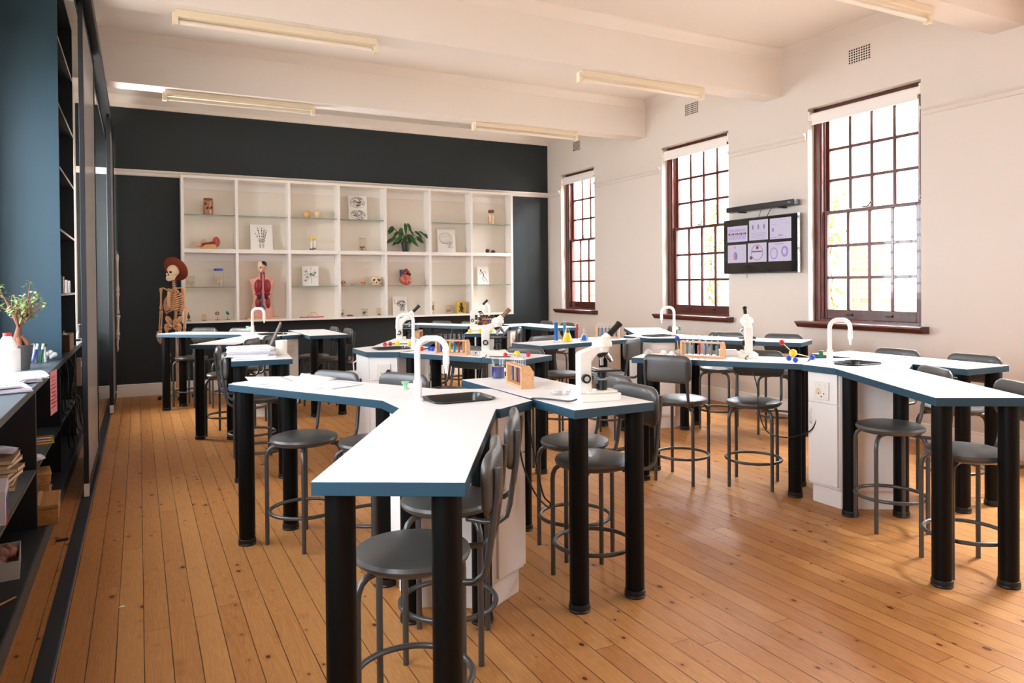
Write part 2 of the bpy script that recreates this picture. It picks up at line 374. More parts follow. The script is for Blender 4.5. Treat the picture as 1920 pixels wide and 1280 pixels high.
# ------------------------------------------------------------------ room shell
struct(MB().box(XL-.3, XR+.3, YF-.3, YB+.3, -.12, 0).build('floor', 'floor', smooth=False))
struct(MB().box(XL-.3, XR+.3, YF-.3, YB+.3, ZC, ZC+.2).build('ceiling', 'ceil', smooth=False))
struct(MB().box(-.70, XR, YB, YB+.3, 0, ZC).build('wall_back', 'blue', smooth=False))
struct(MB().box(XL-.3, XR+.3, YF-.3, YF, 0, ZC).build('wall_front', 'wall', smooth=False))
w = MB(); ys = [YF]+[q for ab in sorted(WIN_R) for q in ab]+[YB+.3]
for i in range(0, len(ys), 2): w.box(XR, XR+.3, ys[i], ys[i+1], 0, ZC)
for a, b in WIN_R: w.box(XR, XR+.3, a, b, 0, WZ0).box(XR, XR+.3, a, b, WZ1, ZC)
struct(w.build('wall_right', 'wall', smooth=False))
WL = WIN_L+[(8.4, 10.5)]
w = MB(); ys = [YF]+[q for ab in sorted(WL) for q in ab]+[YB+.3]
for i in range(0, len(ys), 2): w.box(XL-.3, XL, ys[i], ys[i+1], 0, ZC)
for a, b in WL: w.box(XL-.3, XL, a, b, 0, .95).box(XL-.3, XL, a, b, 3.1, ZC)
for a, b, c_, d_ in ((8.12, 8.4, 0, ZC), (10.5, YB+.3, 0, ZC), (8.4, 10.5, 0, .95), (8.4, 10.5, 3.1, ZC)): w.box(XL, -.70, a, b, c_, d_)
struct(w.build('wall_left', 'wall', smooth=False))
n = 1
def trim(mb, mt='trim', bevel=0):
    global n
    o = struct(mb.build('trim_%d' % n, mt, bevel=bevel)); n += 1; return o
for y0 in (-1.62, .83, 3.28, 5.73, 8.14): trim(MB().box(XL if y0 < 8 else -.7, XR, y0, y0+.26, 3.465, ZC), 'ceil')
def profile_y(x, prof, y0, y1, sgn):      # prof: (offset from wall, z); runs along y
    return MB().extr([(a, b) for a, b in prof], (x, y0, 0), (sgn, 0, 0), (0, 0, 1), (0, 1, 0), y1-y0)
def profile_x(y, prof, x0, x1):
    return MB().extr([(a, b) for a, b in prof], (x0, y, 0), (0, -1, 0), (0, 0, 1), (1, 0, 0), x1-x0)
RAIL = [(0, 2.925), (.012, 2.93), (.02, 2.945), (.014, 2.965), (.03, 2.975), (.045, 2.995), (.045, 3.003), (0, 3.005)]
COR = [(0, 3.86), (.012, 3.87), (.02, 3.90), (.06, 3.935), (.075, 3.955), (.075, 3.96), (0, 3.96)]
CORB = [(0, 3.815), (.015, 3.82), (.02, 3.87), (.05, 3.90), (.09, 3.945), (.09, 3.96), (0, 3.96)]
ys = sorted(WIN_R)
trim(profile_x(YB, RAIL, -.70, XR)); trim(profile_x(YB, CORB, -.70, XR))
seg = [(YF, ys[0][0]-.02)]+[(ys[i][1]+.02, ys[i+1][0]-.02) for i in range(len(ys)-1)]+[(ys[-1][1]+.02, YB)]
for a, b in seg: trim(profile_y(XR, RAIL, a, b, -1), 'wall')
for a, b in ((YF, -1.62), (-1.36, .83), (1.09, 3.28), (3.54, 5.73), (5.99, 8.14), (8.40, YB)): trim(profile_y(XR, COR, a, b, -1), 'wall')
for y in (5.73, 8.14, 3.28): trim(profile_x(y, COR, XL, XR))
BB = [(0, 0), (.02, 0), (.02, .125), (.012, .14), (.014, .155), (0, .165)]
o = struct(profile_x(YB, BB, -.66, XR).build('baseboard_back', 'trim')); o = struct(profile_y(XR, BB, YF, YB, -1).build('baseboard_right', 'trim'))

# ------------------------------------------------------------------ windows
def window(idx, wd, zz0, zz1, loc, rz, cols=4, full=True):
    # local: origin at the inner wall face, window centre, +x outward, y along the wall, z world height
    t = bpy.data.objects.new('window_%d' % idx, None); C.objects.link(t); t.location = loc; t.rotation_euler = (0, 0, rz); struct(t)
    h = wd/2; J = .075; ms = zz0+.04+(zz1-zz0)*.49
    MB().box(.09, .22, -h, -h+J, zz0, zz1).box(.09, .22, h-J, h, zz0, zz1).box(.09, .22, -h+J, h-J, zz1-.06, zz1).box(.09, .24, -h+J, h-J, zz0, zz0+.035).build('frame', 'wood', t, bevel=.004)
    MB().box(.10, .115, -h+J, -h+J+.018, zz0+.03, zz1-.06).box(.10, .115, h-J-.018, h-J, zz0+.03, zz1-.06).build('parting_bead', 'wood', t)
    a = h-J-.012
    def sash(name, x0, z0, z1, br, tr, rows):
        st = .045; s = MB().box(x0, x0+.035, -a, -a+st, z0, z1).box(x0, x0+.035, a-st, a, z0, z1)
        s.box(x0, x0+.035, -a+st, a-st, z0, z0+br).box(x0, x0+.035, -a+st, a-st, z1-tr, z1)
        iw = 2*(a-st); ih = z1-tr-z0-br
        for c in range(1, cols):
            y = -a+st+iw*c/cols; s.box(x0+.004, x0+.031, y-.016, y+.016, z0+br, z1-tr)
        for r in range(1, rows):
            z = z0+br+ih*r/rows; s.box(x0+.006, x0+.029, -a+st, a-st, z-.015, z+.015)
        so = s.build(name, 'wood', t, bevel=.004)
        if full: MB().box(x0+.016, x0+.019, -a+st, a-st, z0+br, z1-tr).build('glass_pane', 'pane', so, smooth=False)
        return so
    ls = sash('lower_sash', .125, zz0+.035, ms+.02, .10, .035, 3)
    us = sash('upper_sash', .165, ms-.015, zz1-.06, .035, .06, 3)
    if full:
        MB().box(.085, .125, -.02, .05, ms+.02, ms+.03).cyl((.10, -.01, ms+.03), (.10, -.035, ms+.055), .006).sph((.10, -.04, ms+.06), .010).build('sash_lock', 'bronze', ls)
        for y in (-.22, .22): MB().box(.108, .125, y-.035, y+.035, zz0+.075, zz0+.095).build('sash_lift', 'bronze', ls, bevel=.003)
        MB().extr([(-.13, 1.028-1.02), (-.13, -.005), (-.115, -.012), (-.105, -.03), (-.085, -.05), (-.0, -.05), (0, -.05), (0, .0), (.1, .0), (.1, .012), (-.12, .012)], (0, -h-.075, zz0), (1, 0, 0), (0, 0, 1), (0, 1, 0), wd+.15).build('sill', 'woody', t)
    return t
def blind(loc, rz, wd, label):
    t = thing('roller_blind', label, 'blind', loc, rz, None); h = wd/2-.02
    MB().cyl((.045, -h, 3.175), (.045, h, 3.175), .036, n=20).build('roller', 'blind', t)
    MB().box(.012, .015, -h+.02, h-.02, 3.09, 3.17).box(.006, .018, -h+.02, h-.02, 3.082, 3.10).build('blind_fabric', 'blind', t)
    MB().box(.0, .085, -h-.018, -h, 3.13, 3.225).build('bracket', 'trim', t); MB().box(.0, .085, h, h+.018, 3.13, 3.225).build('bracket', 'trim', t)
    MB().ring((.05, -h+.012, 2.2), .02, .002, 16, 5, ax='X').tube([(.05, -h-.005, 2.2), (.05, -h-.005, 3.15)], .0025, 5).tube([(.05, -h+.03, 2.2), (.05, -h+.03, 3.15)], .0025, 5).build('pull_cord', 'trim', t)
lab = {0: 'white roller blind above the narrow window nearest the blue wall', 1: 'white roller blind above the window left of the wall screen', 2: 'white roller blind above the large window right of the wall screen', 3: 'white roller blind above the fourth window along the right wall'}
k = 1
for i, (a, b) in enumerate(WIN_R):
    window(k, b-a, WZ0, WZ1, (XR, (a+b)/2, 0), 0, 4 if i else 3, full=(i < 4)); k += 1
    if i < 3: blind((XR+.0, (a+b)/2, 0), 0, b-a, lab[i])
for a, b in WL:
    window(k, b-a, .95, 3.1, (XL, (a+b)/2, 0), PI, 6, full=False); k += 1

# ------------------------------------------------------------------ outside the windows
struct(MB().box(XR+.3, 22, -10, 22, -.3, -.05).box(-14, XL-.3, -10, 22, -.3, -.05).build('ground', 'ground', smooth=False))
for i, y in enumerate((1.9, 4.3, 6.7, 9.1, 11.5, 13.9)):
    t = thing('brick_pier', 'red brick veranda pier seen through the windows', 'pier', (9.1, y, -.05), 0, 'brick veranda piers outside the right windows')
    MB().box(-.2, .2, -.2, .2, 0, 2.05).build('shaft', 'brick', t, smooth=False)
    MB().box(-.25, .25, -.25, .25, 2.05, 2.16).build('capital', 'plaster', t, bevel=.01)
w = MB()
for i, y in enumerate((1.9, 4.3, 6.7, 9.1, 11.5)):
    P = [(y, 2.11), (y, 3.5), (y+2.4, 3.5), (y+2.4, 2.11), (y+2.2, 2.11)]+[(y+1.2+1.0*math.cos(q*PI/12), 2.11+1.0*math.sin(q*PI/12)) for q in range(1, 12)]+[(y+.2, 2.11)]
    w.extr(P, (8.95, 0, 0), (0, 1, 0), (0, 0, 1), (1, 0, 0), .3)
tag(w.build('arcade_wall', 'plaster', smooth=False), 'pale plastered arches above the brick piers outside the windows', 'arcade')
tag(MB().box(14, 14.3, 4, 22, -.05, 1.3).build('garden_wall', 'plaster', smooth=False), 'low pale wall beyond the veranda piers', 'garden wall')
random.seed(3)
for (yy, lb) in ((4.6, 'climbing vine on the brick pier seen through the large window'), (7.05, 'climbing vine beside the brick pier seen through the middle window'), (9.45, 'climbing vine on the pier seen behind the wall screen')):
    t = thing('climbing_vine', lb, 'vine', (8.74, yy, -.05), 0, None)
    f = MB(); st = MB(); pts = [(0, 0, 0)]
    for q in range(12): pts.append((random.uniform(-.05, .05)-.02, random.uniform(-.08, .08)+.05, .22*(q+1)))
    st.tube(pts, .012, 6)
    for q in range(420):
        z = random.uniform(.3, 2.9)**1; p = (random.uniform(-.12, .1), random.gauss(.05, .13), z)
        f.leaf(p, (random.uniform(-1, 1), random.uniform(-1, 1), random.uniform(-.6, .3)), (0, 0, 1), .08, .03)
    st.build('stem', 'bark', t); f.build('foliage', 'vine', t)

# ------------------------------------------------------------------ ceiling lights, vents
def lamp(x0, x1, y, label):
    t = thing('ceiling_light', label, 'ceiling light', ((x0+x1)/2, y, 3.465), 0, None); h = (x1-x0)/2
    MB().box(-h, h, -.05, .05, -.055, 0).build('housing', 'cream', t, bevel=.006)
    MB().cyl((-h+.03, 0, -.085), (h-.03, 0, -.085), .019, n=14).build('lamp_tube', 'difftube', t)
    for s in (-1, 1): MB().box(s*h-.02, s*h+.02, -.03, .03, -.11, -.02).build('end_cap', 'cream', t, bevel=.004)
lamp(.26, 1.76, 5.86, 'cream fluorescent batten on the middle beam, left end of room')
lamp(3.75, 5.25, 5.86, 'cream fluorescent batten on the middle beam, nearer the windows')
lamp(.26, 1.76, 8.27, 'cream fluorescent batten on the far beam above the torso model')
lamp(3.73, 5.22, 8.27, 'cream fluorescent batten on the far beam beside the window wall')
lamp(3.75, 5.25, 3.41, 'cream fluorescent batten on the nearest beam, cut by the top edge')
def vent(y, label, holes=True):
    t = thing('air_vent', label, 'air vent', (XR, y, 3.655), 0, None)
    MB().box(-.006, 0, -.12, .12, -.075, .075).build('face_plate', 'wall', t, bevel=.002)
    d = MB()
    if holes:
        for a in range(9):
            for b in range(6): d.box(-.0075, -.005, -.108+a*.027-.008, -.108+a*.027+.008, -.06+b*.024-.007, -.06+b*.024+.007)
    else:
        for b in range(7): d.box(-.0075, -.005, -.105, .105, -.064+b*.021-.005, -.064+b*.021+.005)
    d.build('openings', 'dark', t, smooth=False)
vent(4.77, 'square holed air vent high above the large window'); vent(7.19, 'square holed air vent high above the middle window'); vent(9.92, 'slatted air vent high above the narrow far window', False)

# ------------------------------------------------------------------ wall screen and soundbar
t = thing('wall_screen', 'black flat screen on the white wall showing six science diagrams', 'television', (6.19, 5.995, 1.86))
HY, HZ = .545, .315
MB().box(0, .035, -HY, HY, -HZ, HZ).build('casing', 'blk', t, bevel=.004)
MB().box(-.002, .001, -HY+.008, HY-.008, -HZ+.012, HZ-.008).build('display', 'screen', t, smooth=False)
MB().box(.035, .09, -.2, .2, -.15, .15).build('wall_bracket', 'bronze', t)
MB().box(.0, .036, -HY-.002, -HY, -HZ, HZ).build('side_trim', 'chrome', t)
def simg(u0, u1, v0, v1):
    return HY-2*HY*u1, HY-2*HY*u0, HZ-2*HZ*v1, HZ-2*HZ*v0
for q, (u0, u1, v0, v1) in enumerate([(.06, .35, .125, .415), (.375, .63, .05, .41), (.655, .925, .056, .416), (.065, .33, .47, .80), (.355, .61, .46, .80), (.635, .925, .47, .80)]):
    y0, y1, z0, z1 = simg(u0, u1, v0, v1); X0 = -.0035; cy, cz, wy, wz = (y0+y1)/2, (z0+z1)/2, y1-y0, z1-z0
    d = MB().box(X0, X0+.001, y0, y1, z0, z1); X = X0-.0012
    def ell(a, b, ra, rb, mi, fill=True, X=X):
        P = [(cy-wy*a+ra*math.cos(i*PI/10), cz+wz*b+rb*math.sin(i*PI/10)) for i in range(20)]; d.m(mi)
        if fill: d.extr(P, (X, 0, 0), (0, 1, 0), (0, 0, 1), (1, 0, 0), .0008)
        else: d.tube([(X, p[0], p[1]) for p in P], .0035, 4, closed=True)
    def bar(a0, a1, b, hh, mi): d.m(mi).box(X, X+.0008, cy-wy*a1, cy-wy*a0, cz+wz*b-hh, cz+wz*b+hh)
    if q == 0:
        for i in range(9): ell(-.4+i*.1, .0, .014, .014, 2 if i % 2 else 3)
        for i in range(6): ell(-.35+i*.14, -.22, .016, .02, 1, False); ell(-.35+i*.14, .22, .014, .014, 1, False)
    if q == 1:
        for i in range(3): ell(-.3+i*.3, .15, .012, .03, 2)
        for i in range(5): bar(-.4, .38, -.15-i*.07, .0012, 2)
    if q == 2:
        for a, b in ((-.3, .2), (.25, .25), (.1, .4)): bar(a-.12, a+.14, b, .0014, 2)
        bar(-.4, -.3, -.05, .02, 1); bar(-.1, .12, -.33, .004, 3); bar(-.45, .3, -.43, .0015, 2)
    if q == 3:
        ell(-.1, .36, .016, .018, 4); ell(-.09, -.12, .03, .05, 1); ell(-.14, -.14, .014, .04, 4); ell(-.02, -.14, .014, .04, 2)
        for i in range(5): bar(.25, .42, .3-i*.14, .001, 2); bar(-.46, -.3, .3-i*.14, .001, 2)
    if q == 4:
        ell(.02, .25, .02, .018, 3); ell(-.32, -.27, .022, .02, 3); bar(-.28, .25, .05, .007, 3); ell(.0, .0, .085, .085, 2, False)
        ell(-.35, .3, .012, .012, 5); ell(.3, -.3, .012, .012, 5)
    if q == 5:
        ell(-.25, -.08, .052, .065, 1); ell(-.25, -.08, .04, .053, 0, X=X-.001); ell(.22, .0, .048, .06, 1); ell(.22, .0, .026, .035, 0, X=X-.001); bar(-.2, .2, .4, .003, 2)
    d.build('screen_image', ['scr_lilac', 'scr_purple', 'scr_grey', 'scr_red', 'scr_pink', 'scr_cream'], t, smooth=False)
t = thing('soundbar', 'long black soundbar fixed above the wall screen', 'speaker', (6.2, 5.97, 2.29))
MB().box(-.04, .05, -.5, .5, -.032, .032).build('body', 'blk', t, bevel=.01)
MB().box(-.0415, -.039, -.45, -.42, -.002, .006).build('logo', 'greyp', t)
for y in (-.28, .31): MB().box(-.02, .08, y-.02, y+.02, -.045, -.03).build('bracket', 'blk', t)
tag(MB().tube([(6.24, 5.85, 2.26), (6.23, 5.88, 2.22), (6.22, 5.9, 2.17)], .004, 6).tube([(6.24, 6.0, 2.26), (6.23, 6.02, 2.2), (6.22, 6.03, 2.17)], .003, 6).tube([(6.22, 6.2, 1.56), (6.22, 6.2, 1.49)], .003, 6).build('screen_cable', 'blk'), 'thin black cables between soundbar and wall screen', 'cable')
# ------------------------------------------------------------------ display shelving on the back wall
YS = 10.61
cols = [.528, 1.21, 1.91, 2.616, 3.32, 4.03, 4.735, 5.455]
t = thing('display_cabinet', 'long white wall cabinet of open display compartments on the dark blue wall', 'display cabinet', (0, 0, 0))
MB().box(.51, 5.473, YS+.001, YB-.002, .957, .985).build('bottom_board', 'cab', t)
MB().box(.51, 5.473, YS+.001, YB-.002, 2.905, 2.938).build('top_board', 'cab', t)
MB().box(.51, 5.473, YB-.014, YB-.002, .985, 2.905).build('back_panel', 'cabback', t)
MB().box(.54, 5.44, YS+.001, YB-.014, 1.905, 1.957).build('middle_board', 'cab', t)
for x in cols: MB().box(x-.018, x+.018, YS, YB-.014, .985, 2.905).build('upright', 'cab', t, bevel=.002)
for i in range(7):
    x0, x1 = cols[i]+.02, cols[i+1]-.02
    for z, skip in ((2.42, 4), (1.44, 1)):
        MB().box(x0, x1, YB-.03, YB-.014, z+.36, z+.45).build('cleat', 'cab', t)
        if i == skip: continue
        g = MB().box(x0, x1, YS+.03, YB-.016, z-.004, z+.004).build('glass_shelf', 'shelfglass', t, smooth=False)
        MB().box(x0, x1, YS+.027, YS+.03, z-.004, z+.004).build('shelf_edge', 'glassedge', g, smooth=False)
ZT, ZM, ZG, ZB = 2.4245, 1.9575, 1.4445, .9855
YI = 10.72
def at(x, z, y=YI): return (x, y, z)
def jar(name, label, x, z, r, h, content, lid, lh=.03, fill=.8, neck=.8, gm='glass'):
    t = thing(name, label, 'jar', at(x, z), 0)
    MB().lathe([(r*.96, 0), (r, .01), (r, h*.78), (r*neck, h-lh), (r*neck, h-.004)], n=24).build('glass_body', gm, t)
    if content: MB().lathe([(r*.9, .004), (r*.93, .012), (r*.93, h*.78*fill), (0.0001, h*.78*fill)], n=20).build('contents', content, t)
    MB().lathe([(r*neck+.004, h-lh), (r*neck+.006, h-lh*.5), (r*neck+.003, h), (.0001, h)], n=24).build('lid', lid, t)
    return t
t = jar('specimen_jar', 'amber specimen jar with dark specimens on the top left glass shelf', .856, ZT, .068, .225, 'amber', 'brown', .02, 1.1)
b = MB()
for q in range(5): b.sph((random.uniform(-.04, .04), -.058, random.uniform(.08, .15)), (.012, .012, .018), 8, 6)
b.build('specimen', 'darkbrown', t)
jar('specimen_jar', 'clear jar with yellow lid and brown contents on the middle board', 2.26, ZM, .055, .19, None, 'yellow', .035)
b = MB()
for q in range(12): b.sph((2.26+random.uniform(-.035, .035), YI+random.uniform(-.035, .035), ZM+.012+random.uniform(0, .03)), (.016, .012, .009), 8, 5)
tag(b.build('jar_contents', 'brown'), 'small brown pieces inside the yellow-lidded jar', 'specimen')
jar('specimen_jar', 'clear jar with dark stopper and pale specimen, top right shelf', 5.131, ZT, .052, .235, 'sand', 'cork', .045, .75, .85)
jar('specimen_jar', 'large clear jar with a blue lid and pale bones inside', .976, ZG, .068, .25, None, 'bluepl', .03)
b = MB()
for q in range(9): b.cyl((.976+random.uniform(-.03, .03), YI+random.uniform(-.03, .03), ZG+.015), (.976+random.uniform(-.045, .045), YI+random.uniform(-.03, .03), ZG+.13), .006, n=6)
tag(b.build('bone_pieces', 'palebone'), 'thin pale bones standing inside the blue-lidded jar', 'bones')
# ear model
t = thing('ear_model', 'anatomical ear model showing canal and inner ear, left compartment', 'anatomical model', at(.84, ZM), 0)
MB().extr([(-.07, 0), (.11, 0), (.12, .05), (.06, .085), (-.01, .09), (-.06, .05)], (0, .04, 0), (1, 0, 0), (0, 0, 1), (0, -1, 0), .08).build('base_block', 'sand', t, bevel=.012)
MB().sph((.105, -.005, .10), (.035, .04, .075), rot=Matrix.Rotation(R(12), 3, 'Y')).ring((.11, -.03, .10), .04, .010, 18, 6, ax='Y', sq=1.5).build('outer_ear', 'heart', t)
MB().tube([(.10, -.02, .09), (.04, -.045, .085), (-.03, -.045, .075), (-.07, -.03, .06)], [.022, .016, .014, .018]).build('ear_canal', 'orgred', t)
MB().sph((-.11, -.01, .055), (.04, .035, .028)).ring((-.05, -.02, .11), .018, .006, 14, 6, ax='Y').tube([(-.06, 0, .03), (-.13, .0, .07)], .015).tube([(-.09, -.04, .0), (-.03, -.045, .05)], .008).build('inner_ear', 'bone', t)
# framed prints
def card_print(label, x, z, w_, h_, draw, lean=R(7), rz=0, y=None):
    t = thing('anatomy_print', label, 'print', (x, y or 10.74, z), rz, 'anatomy prints in the display cabinet')
    cd_ = math.cos(lean); sd_ = math.sin(lean)
    def P(a, b, off=0): return (a, b*sd_-off*cd_, b*cd_+off*sd_)
    pl = MB()._add([P(a, b, o_) for o_ in (0, .012) for b in (0, h_) for a in (-w_/2, w_/2)], [(0, 1, 3, 2), (4, 6, 7, 5), (0, 4, 5, 1), (2, 3, 7, 6), (0, 2, 6, 4), (1, 5, 7, 3)]).build('card', 'canvas', t, smooth=False)
    d = MB()
    def line(pts, r=.0025, closed=False): d.tube([P(a*w_, b*h_, .0125) for a, b in pts], r*.55, 4, closed=closed)
    def el(a, b, ra, rb, r=.0025, fill=False, rot=0):
        q = [(a+ra*math.cos(i*PI/10)*math.cos(rot)-rb*math.sin(i*PI/10)*math.sin(rot), b+ra*math.cos(i*PI/10)*math.sin(rot)+rb*math.sin(i*PI/10)*math.cos(rot)) for i in range(20)]
        if fill: d._add([P(u*w_, v_*h_, .0135) for u, v_ in q], [tuple(range(20))])
        else: line(q, r, True)
    draw(line, el); d.build('drawing', 'ink', t, smooth=False)
    return t
def d_hand(line, el):
    for (bx, by, tx, ty, nb) in ((-.10, .38, -.28, .66, 2), (-.06, .42, -.17, .88, 4), (.02, .42, .02, .88, 4), (.08, .42, .13, .82, 4), (.12, .38, .23, .78, 4)):
        for i in range(nb):
            a0, a1 = i/nb+.02, (i+1)/nb-.03; p = [(bx+(tx-bx)*a, by+(ty-by)*a) for a in (a0, a1)]
            line(p, .0035 if i else .0028); el(p[1][0], p[1][1], .022, .014, fill=True); el(p[0][0], p[0][1], .026, .016, fill=True)
    for a, b in ((-.09, .36), (-.03, .38), (.04, .38), (.10, .36), (-.06, .31), (.01, .31), (.07, .31)): el(a, b, .035, .026, .004)
    line([(-.05, .26), (-.06, .08)], .004); line([(-.09, .25), (-.09, .09)], .004); line([(.04, .26), (.05, .08)], .004); line([(.09, .25), (.09, .1)], .004)
def squig(line, el, cx, cy, rx, ry, seed, nn=34):
    rd = random.Random(seed)
    for i in range(nn):
        a = rd.uniform(0, 2*PI); q = math.sqrt(rd.random())*.85; x, y = cx+rx*q*math.cos(a), cy+ry*q*math.sin(a); dr = rd.uniform(0, PI); pts = []
        for k_ in range(5):
            pts.append((x, y)); dr += rd.uniform(-1.1, 1.1); x += rx*.13*math.cos(dr); y += ry*.13*math.sin(dr)
        pts = [p for p in pts if ((p[0]-cx)/rx)**2+((p[1]-cy)/ry)**2 < 1]
        if len(pts) > 1: line(pts, .0036)
def d_brain(line, el):
    el(0, .71, .40, .22, .003); squig(line, el, 0, .71, .4, .22, 1, 55); line([(-.4, .71), (.4, .71)], .004)
    el(0, .22, .40, .18, .003); squig(line, el, 0, .24, .4, .17, 2, 50); el(.12, .07, .15, .05, .006)
def d_skull(line, el):
    el(-.05, .62, .36, .23, .0028); el(-.05, .62, .30, .17, .0012, rot=.2); line([(-.30, .42), (-.1, .38), (.1, .4), (.2, .33), (.28, .42), (.33, .5)], .003); el(.24, .40, .06, .05, .004)
    line([(.05, .4), (.08, .25), (.2, .17), (.34, .2), (.36, .3)], .002); el(.17, .28, .05, .06, .005); line([(.28, .3), (.3, .2)], .003); line([(-.22, .72), (-.05, .66), (.1, .74), (.22, .6)], .0015)
def d_veins(line, el):
    rd = random.Random(5)
    for a0 in [i*2*PI/14 for i in range(14)]:
        x, y = .02, .55; pts = [(x, y)]; a = a0
        for k_ in range(6): a += rd.uniform(-.5, .5); x += .07*math.cos(a); y += .07*math.sin(a); pts.append((x, y))
        line(pts, .0018)
    for a, b in ((-.25, .72), (.3, .66), (-.3, .28), (.05, .6), (.2, .55), (-.2, .45)): el(a, b, .05, .03, .004); squig(line, el, a, b, .1, .08, int(a*99), 8)
    line([(0, .5), (-.15, .3), (-.2, .12)], .0015); line([(.05, .5), (.1, .25), (.05, .08)], .0015)
def d_runner(line, el):
    el(-.22, .80, .05, .05, fill=True); line([(-.2, .76), (.02, .62), (.05, .46)], .010); line([(-.02, .68), (-.2, .58), (-.32, .64)], .004); line([(.02, .7), (.2, .74), (.28, .6)], .005)
    line([(.05, .46), (-.12, .34), (.04, .24), (.1, .18)], .006); line([(.05, .46), (.22, .34), (.36, .16)], .006)
def d_torso(line, el):
    line([(-.42, .78), (-.36, .62), (-.2, .60)], .004); line([(-.42, .78), (-.36, .86)], .004); el(.08, .62, .28, .16, .004); squig(line, el, .08, .6, .28, .17, 8, 34); line([(-.18, .62), (.0, .72), (.25, .72), (.38, .66)], .006)
    line([(0, .5), (0, .2)], .006); line([(.2, .5), (.22, .2)], .006); squig(line, el, .12, .35, .14, .2, 9, 20); line([(.32, .55), (.28, .2)], .003)
card_print('framed print of a skeletal hand, upper left of display cabinet', 1.55, ZM, .30, .36, d_hand)
card_print('print of two brain views standing on a glass shelf', 2.933, ZT, .28, .37, d_brain)
card_print('print of a skull in profile beside the potted plant', 4.355, ZM, .29, .37, d_skull, rz=R(-8))
card_print('print of fine branching veins next to the torso model', 2.22, ZG, .235, .29, d_veins, R(5))
card_print('print of a running muscle figure on the right glass shelf', 4.987, ZG, .20, .29, d_runner, R(5))
card_print('print of a muscular back with a raised arm, bottom compartment', 3.578, ZB, .225, .29, d_torso, R(9), R(-5))
tag(MB().sph((0, 0, .052), (.06, .058, .052)).build('round_specimen', 'sand'), 'rough tan ball left of the paler ball on top glass shelf', 'specimen', None, at(2.181, ZT+.0005))
tag(MB().sph((0, 0, .062), (.053, .053, .062)).build('round_specimen', 'shell'), 'smooth pale egg-shaped ball on top glass shelf', 'specimen', None, at(2.326, ZT+.0005))
def vitrine(label, x, z, w_, h_, d_, mt, build, gm='acryl'):
    t = thing('resin_specimen', label, 'specimen', at(x, z), 0)
    MB().box(-w_/2, w_/2, -d_/2, d_/2, 0, h_).build('clear_block', gm, t, smooth=False)
    b_ = MB().box(-w_/2-.002, w_/2+.002, -d_/2-.002, d_/2+.002, h_, h_+.004); b_.build('top_plate', 'acryl', t, smooth=False)
    c = MB(); build(c); c.build('specimen', mt, t)
def blob(seed, n_, sx, sy, sz, r):
    def f(c):
        rd = random.Random(seed)
        for i in range(n_): c.sph((rd.uniform(-sx, sx), rd.uniform(-sy, sy), r+.004+rd.uniform(0, sz)), (r*rd.uniform(.6, 1.3), r, r*rd.uniform(.6, 1.2)), 8, 6)
    return f
vitrine('clear block holding a brown specimen, middle board below the brain print', 2.988, ZM, .10, .195, .07, 'brown', blob(1, 7, .03, .02, .05, .016))
vitrine('small clear block with pale specimen left of blue-lidded jar', .617, ZG, .10, .148, .07, 'palebone', blob(2, 8, .03, .02, .08, .014))
vitrine('small clear block with dark brown specimen, bottom fourth compartment', 2.673, ZB, .055, .10, .05, 'darkbrown', blob(3, 5, .012, .012, .035, .014))
vitrine('clear block holding an olive frog shape, bottom fourth compartment', 3.01, ZB, .09, .108, .06, 'olive', blob(4, 9, .025, .012, .05, .012))
vitrine('clear block holding a tiny brown specimen beside the print', 3.228, ZB, .062, .118, .05, 'brown', blob(5, 5, .016, .012, .015, .010))
vitrine('tall clear block with amber specimen left of the sixth compartment', 4.106, ZB, .05, .198, .05, 'amber', blob(6, 8, .008, .008, .12, .014))
vitrine('clear block holding a curled pink specimen, sixth compartment', 4.372, ZB, .115, .13, .06, 'fleece', blob(7, 10, .03, .015, .04, .018))
vitrine('yellow resin block holding a dark rat shape, sixth compartment', 4.578, ZB, .15, .19, .07, 'darkbrown', lambda c: c.sph((0, -.036, .08), (.028, .012, .055)).sph((-.005, -.036, .15), (.02, .012, .022)).tube([(0, -.036, .05), (-.04, -.037, .03), (-.05, -.037, .06)], .005).tube([(.02, -.036, .09), (.045, -.036, .07)], .006).tube([(-.02, -.036, .1), (-.045, -.036, .12)], .006).tube([(.01, -.036, .04), (.035, -.036, .02)], .007), 'yrat')
tag(MB().tube([(-.05, 0, .015), (0, .005, .017), (.05, 0, .013)], [.010, .013, .007]).build('tan_specimen', 'brown'), 'long flat tan specimen lying at bottom of fourth compartment', 'specimen', None, at(2.792, ZB))
def small_skull(label, x, z, s, mt='bone', grp='small animal skulls on the glass shelf'):
    t = thing('animal_skull', label, 'skull', at(x, z), R(-15), grp)
    MB().sph((0, .01*s, .6*s), (.45*s, .6*s, .40*s)).sph((0, -.45*s, .35*s), (.28*s, .35*s, .25*s)).tube([(-.45*s, 0, .45*s), (-.5*s, -.25*s, .35*s), (-.25*s, -.5*s, .32*s)], .07*s, 6).tube([(.45*s, 0, .45*s), (.5*s, -.25*s, .35*s), (.25*s, -.5*s, .32*s)], .07*s, 6).tube([(-.35*s, 0, .2*s), (-.28*s, -.45*s, .09*s), (0, -.62*s, .08*s), (.28*s, -.45*s, .09*s), (.35*s, 0, .2*s)], .08*s, 6).build('cranium', mt, t)
    MB().sph((-.2*s, -.5*s, .55*s), (.13*s, .14*s, .14*s), 8, 6).sph((.2*s, -.5*s, .55*s), (.13*s, .14*s, .14*s), 8, 6).sph((0, -.75*s, .33*s), (.08*s, .08*s, .09*s), 8, 6).build('eye_sockets', 'darkbrown', t)
small_skull('small animal skull at the left end of the glass shelf', 2.697, ZG, .085); small_skull('tiny pale animal skull, smallest on the glass shelf', 2.829, ZG, .045, 'palebone')
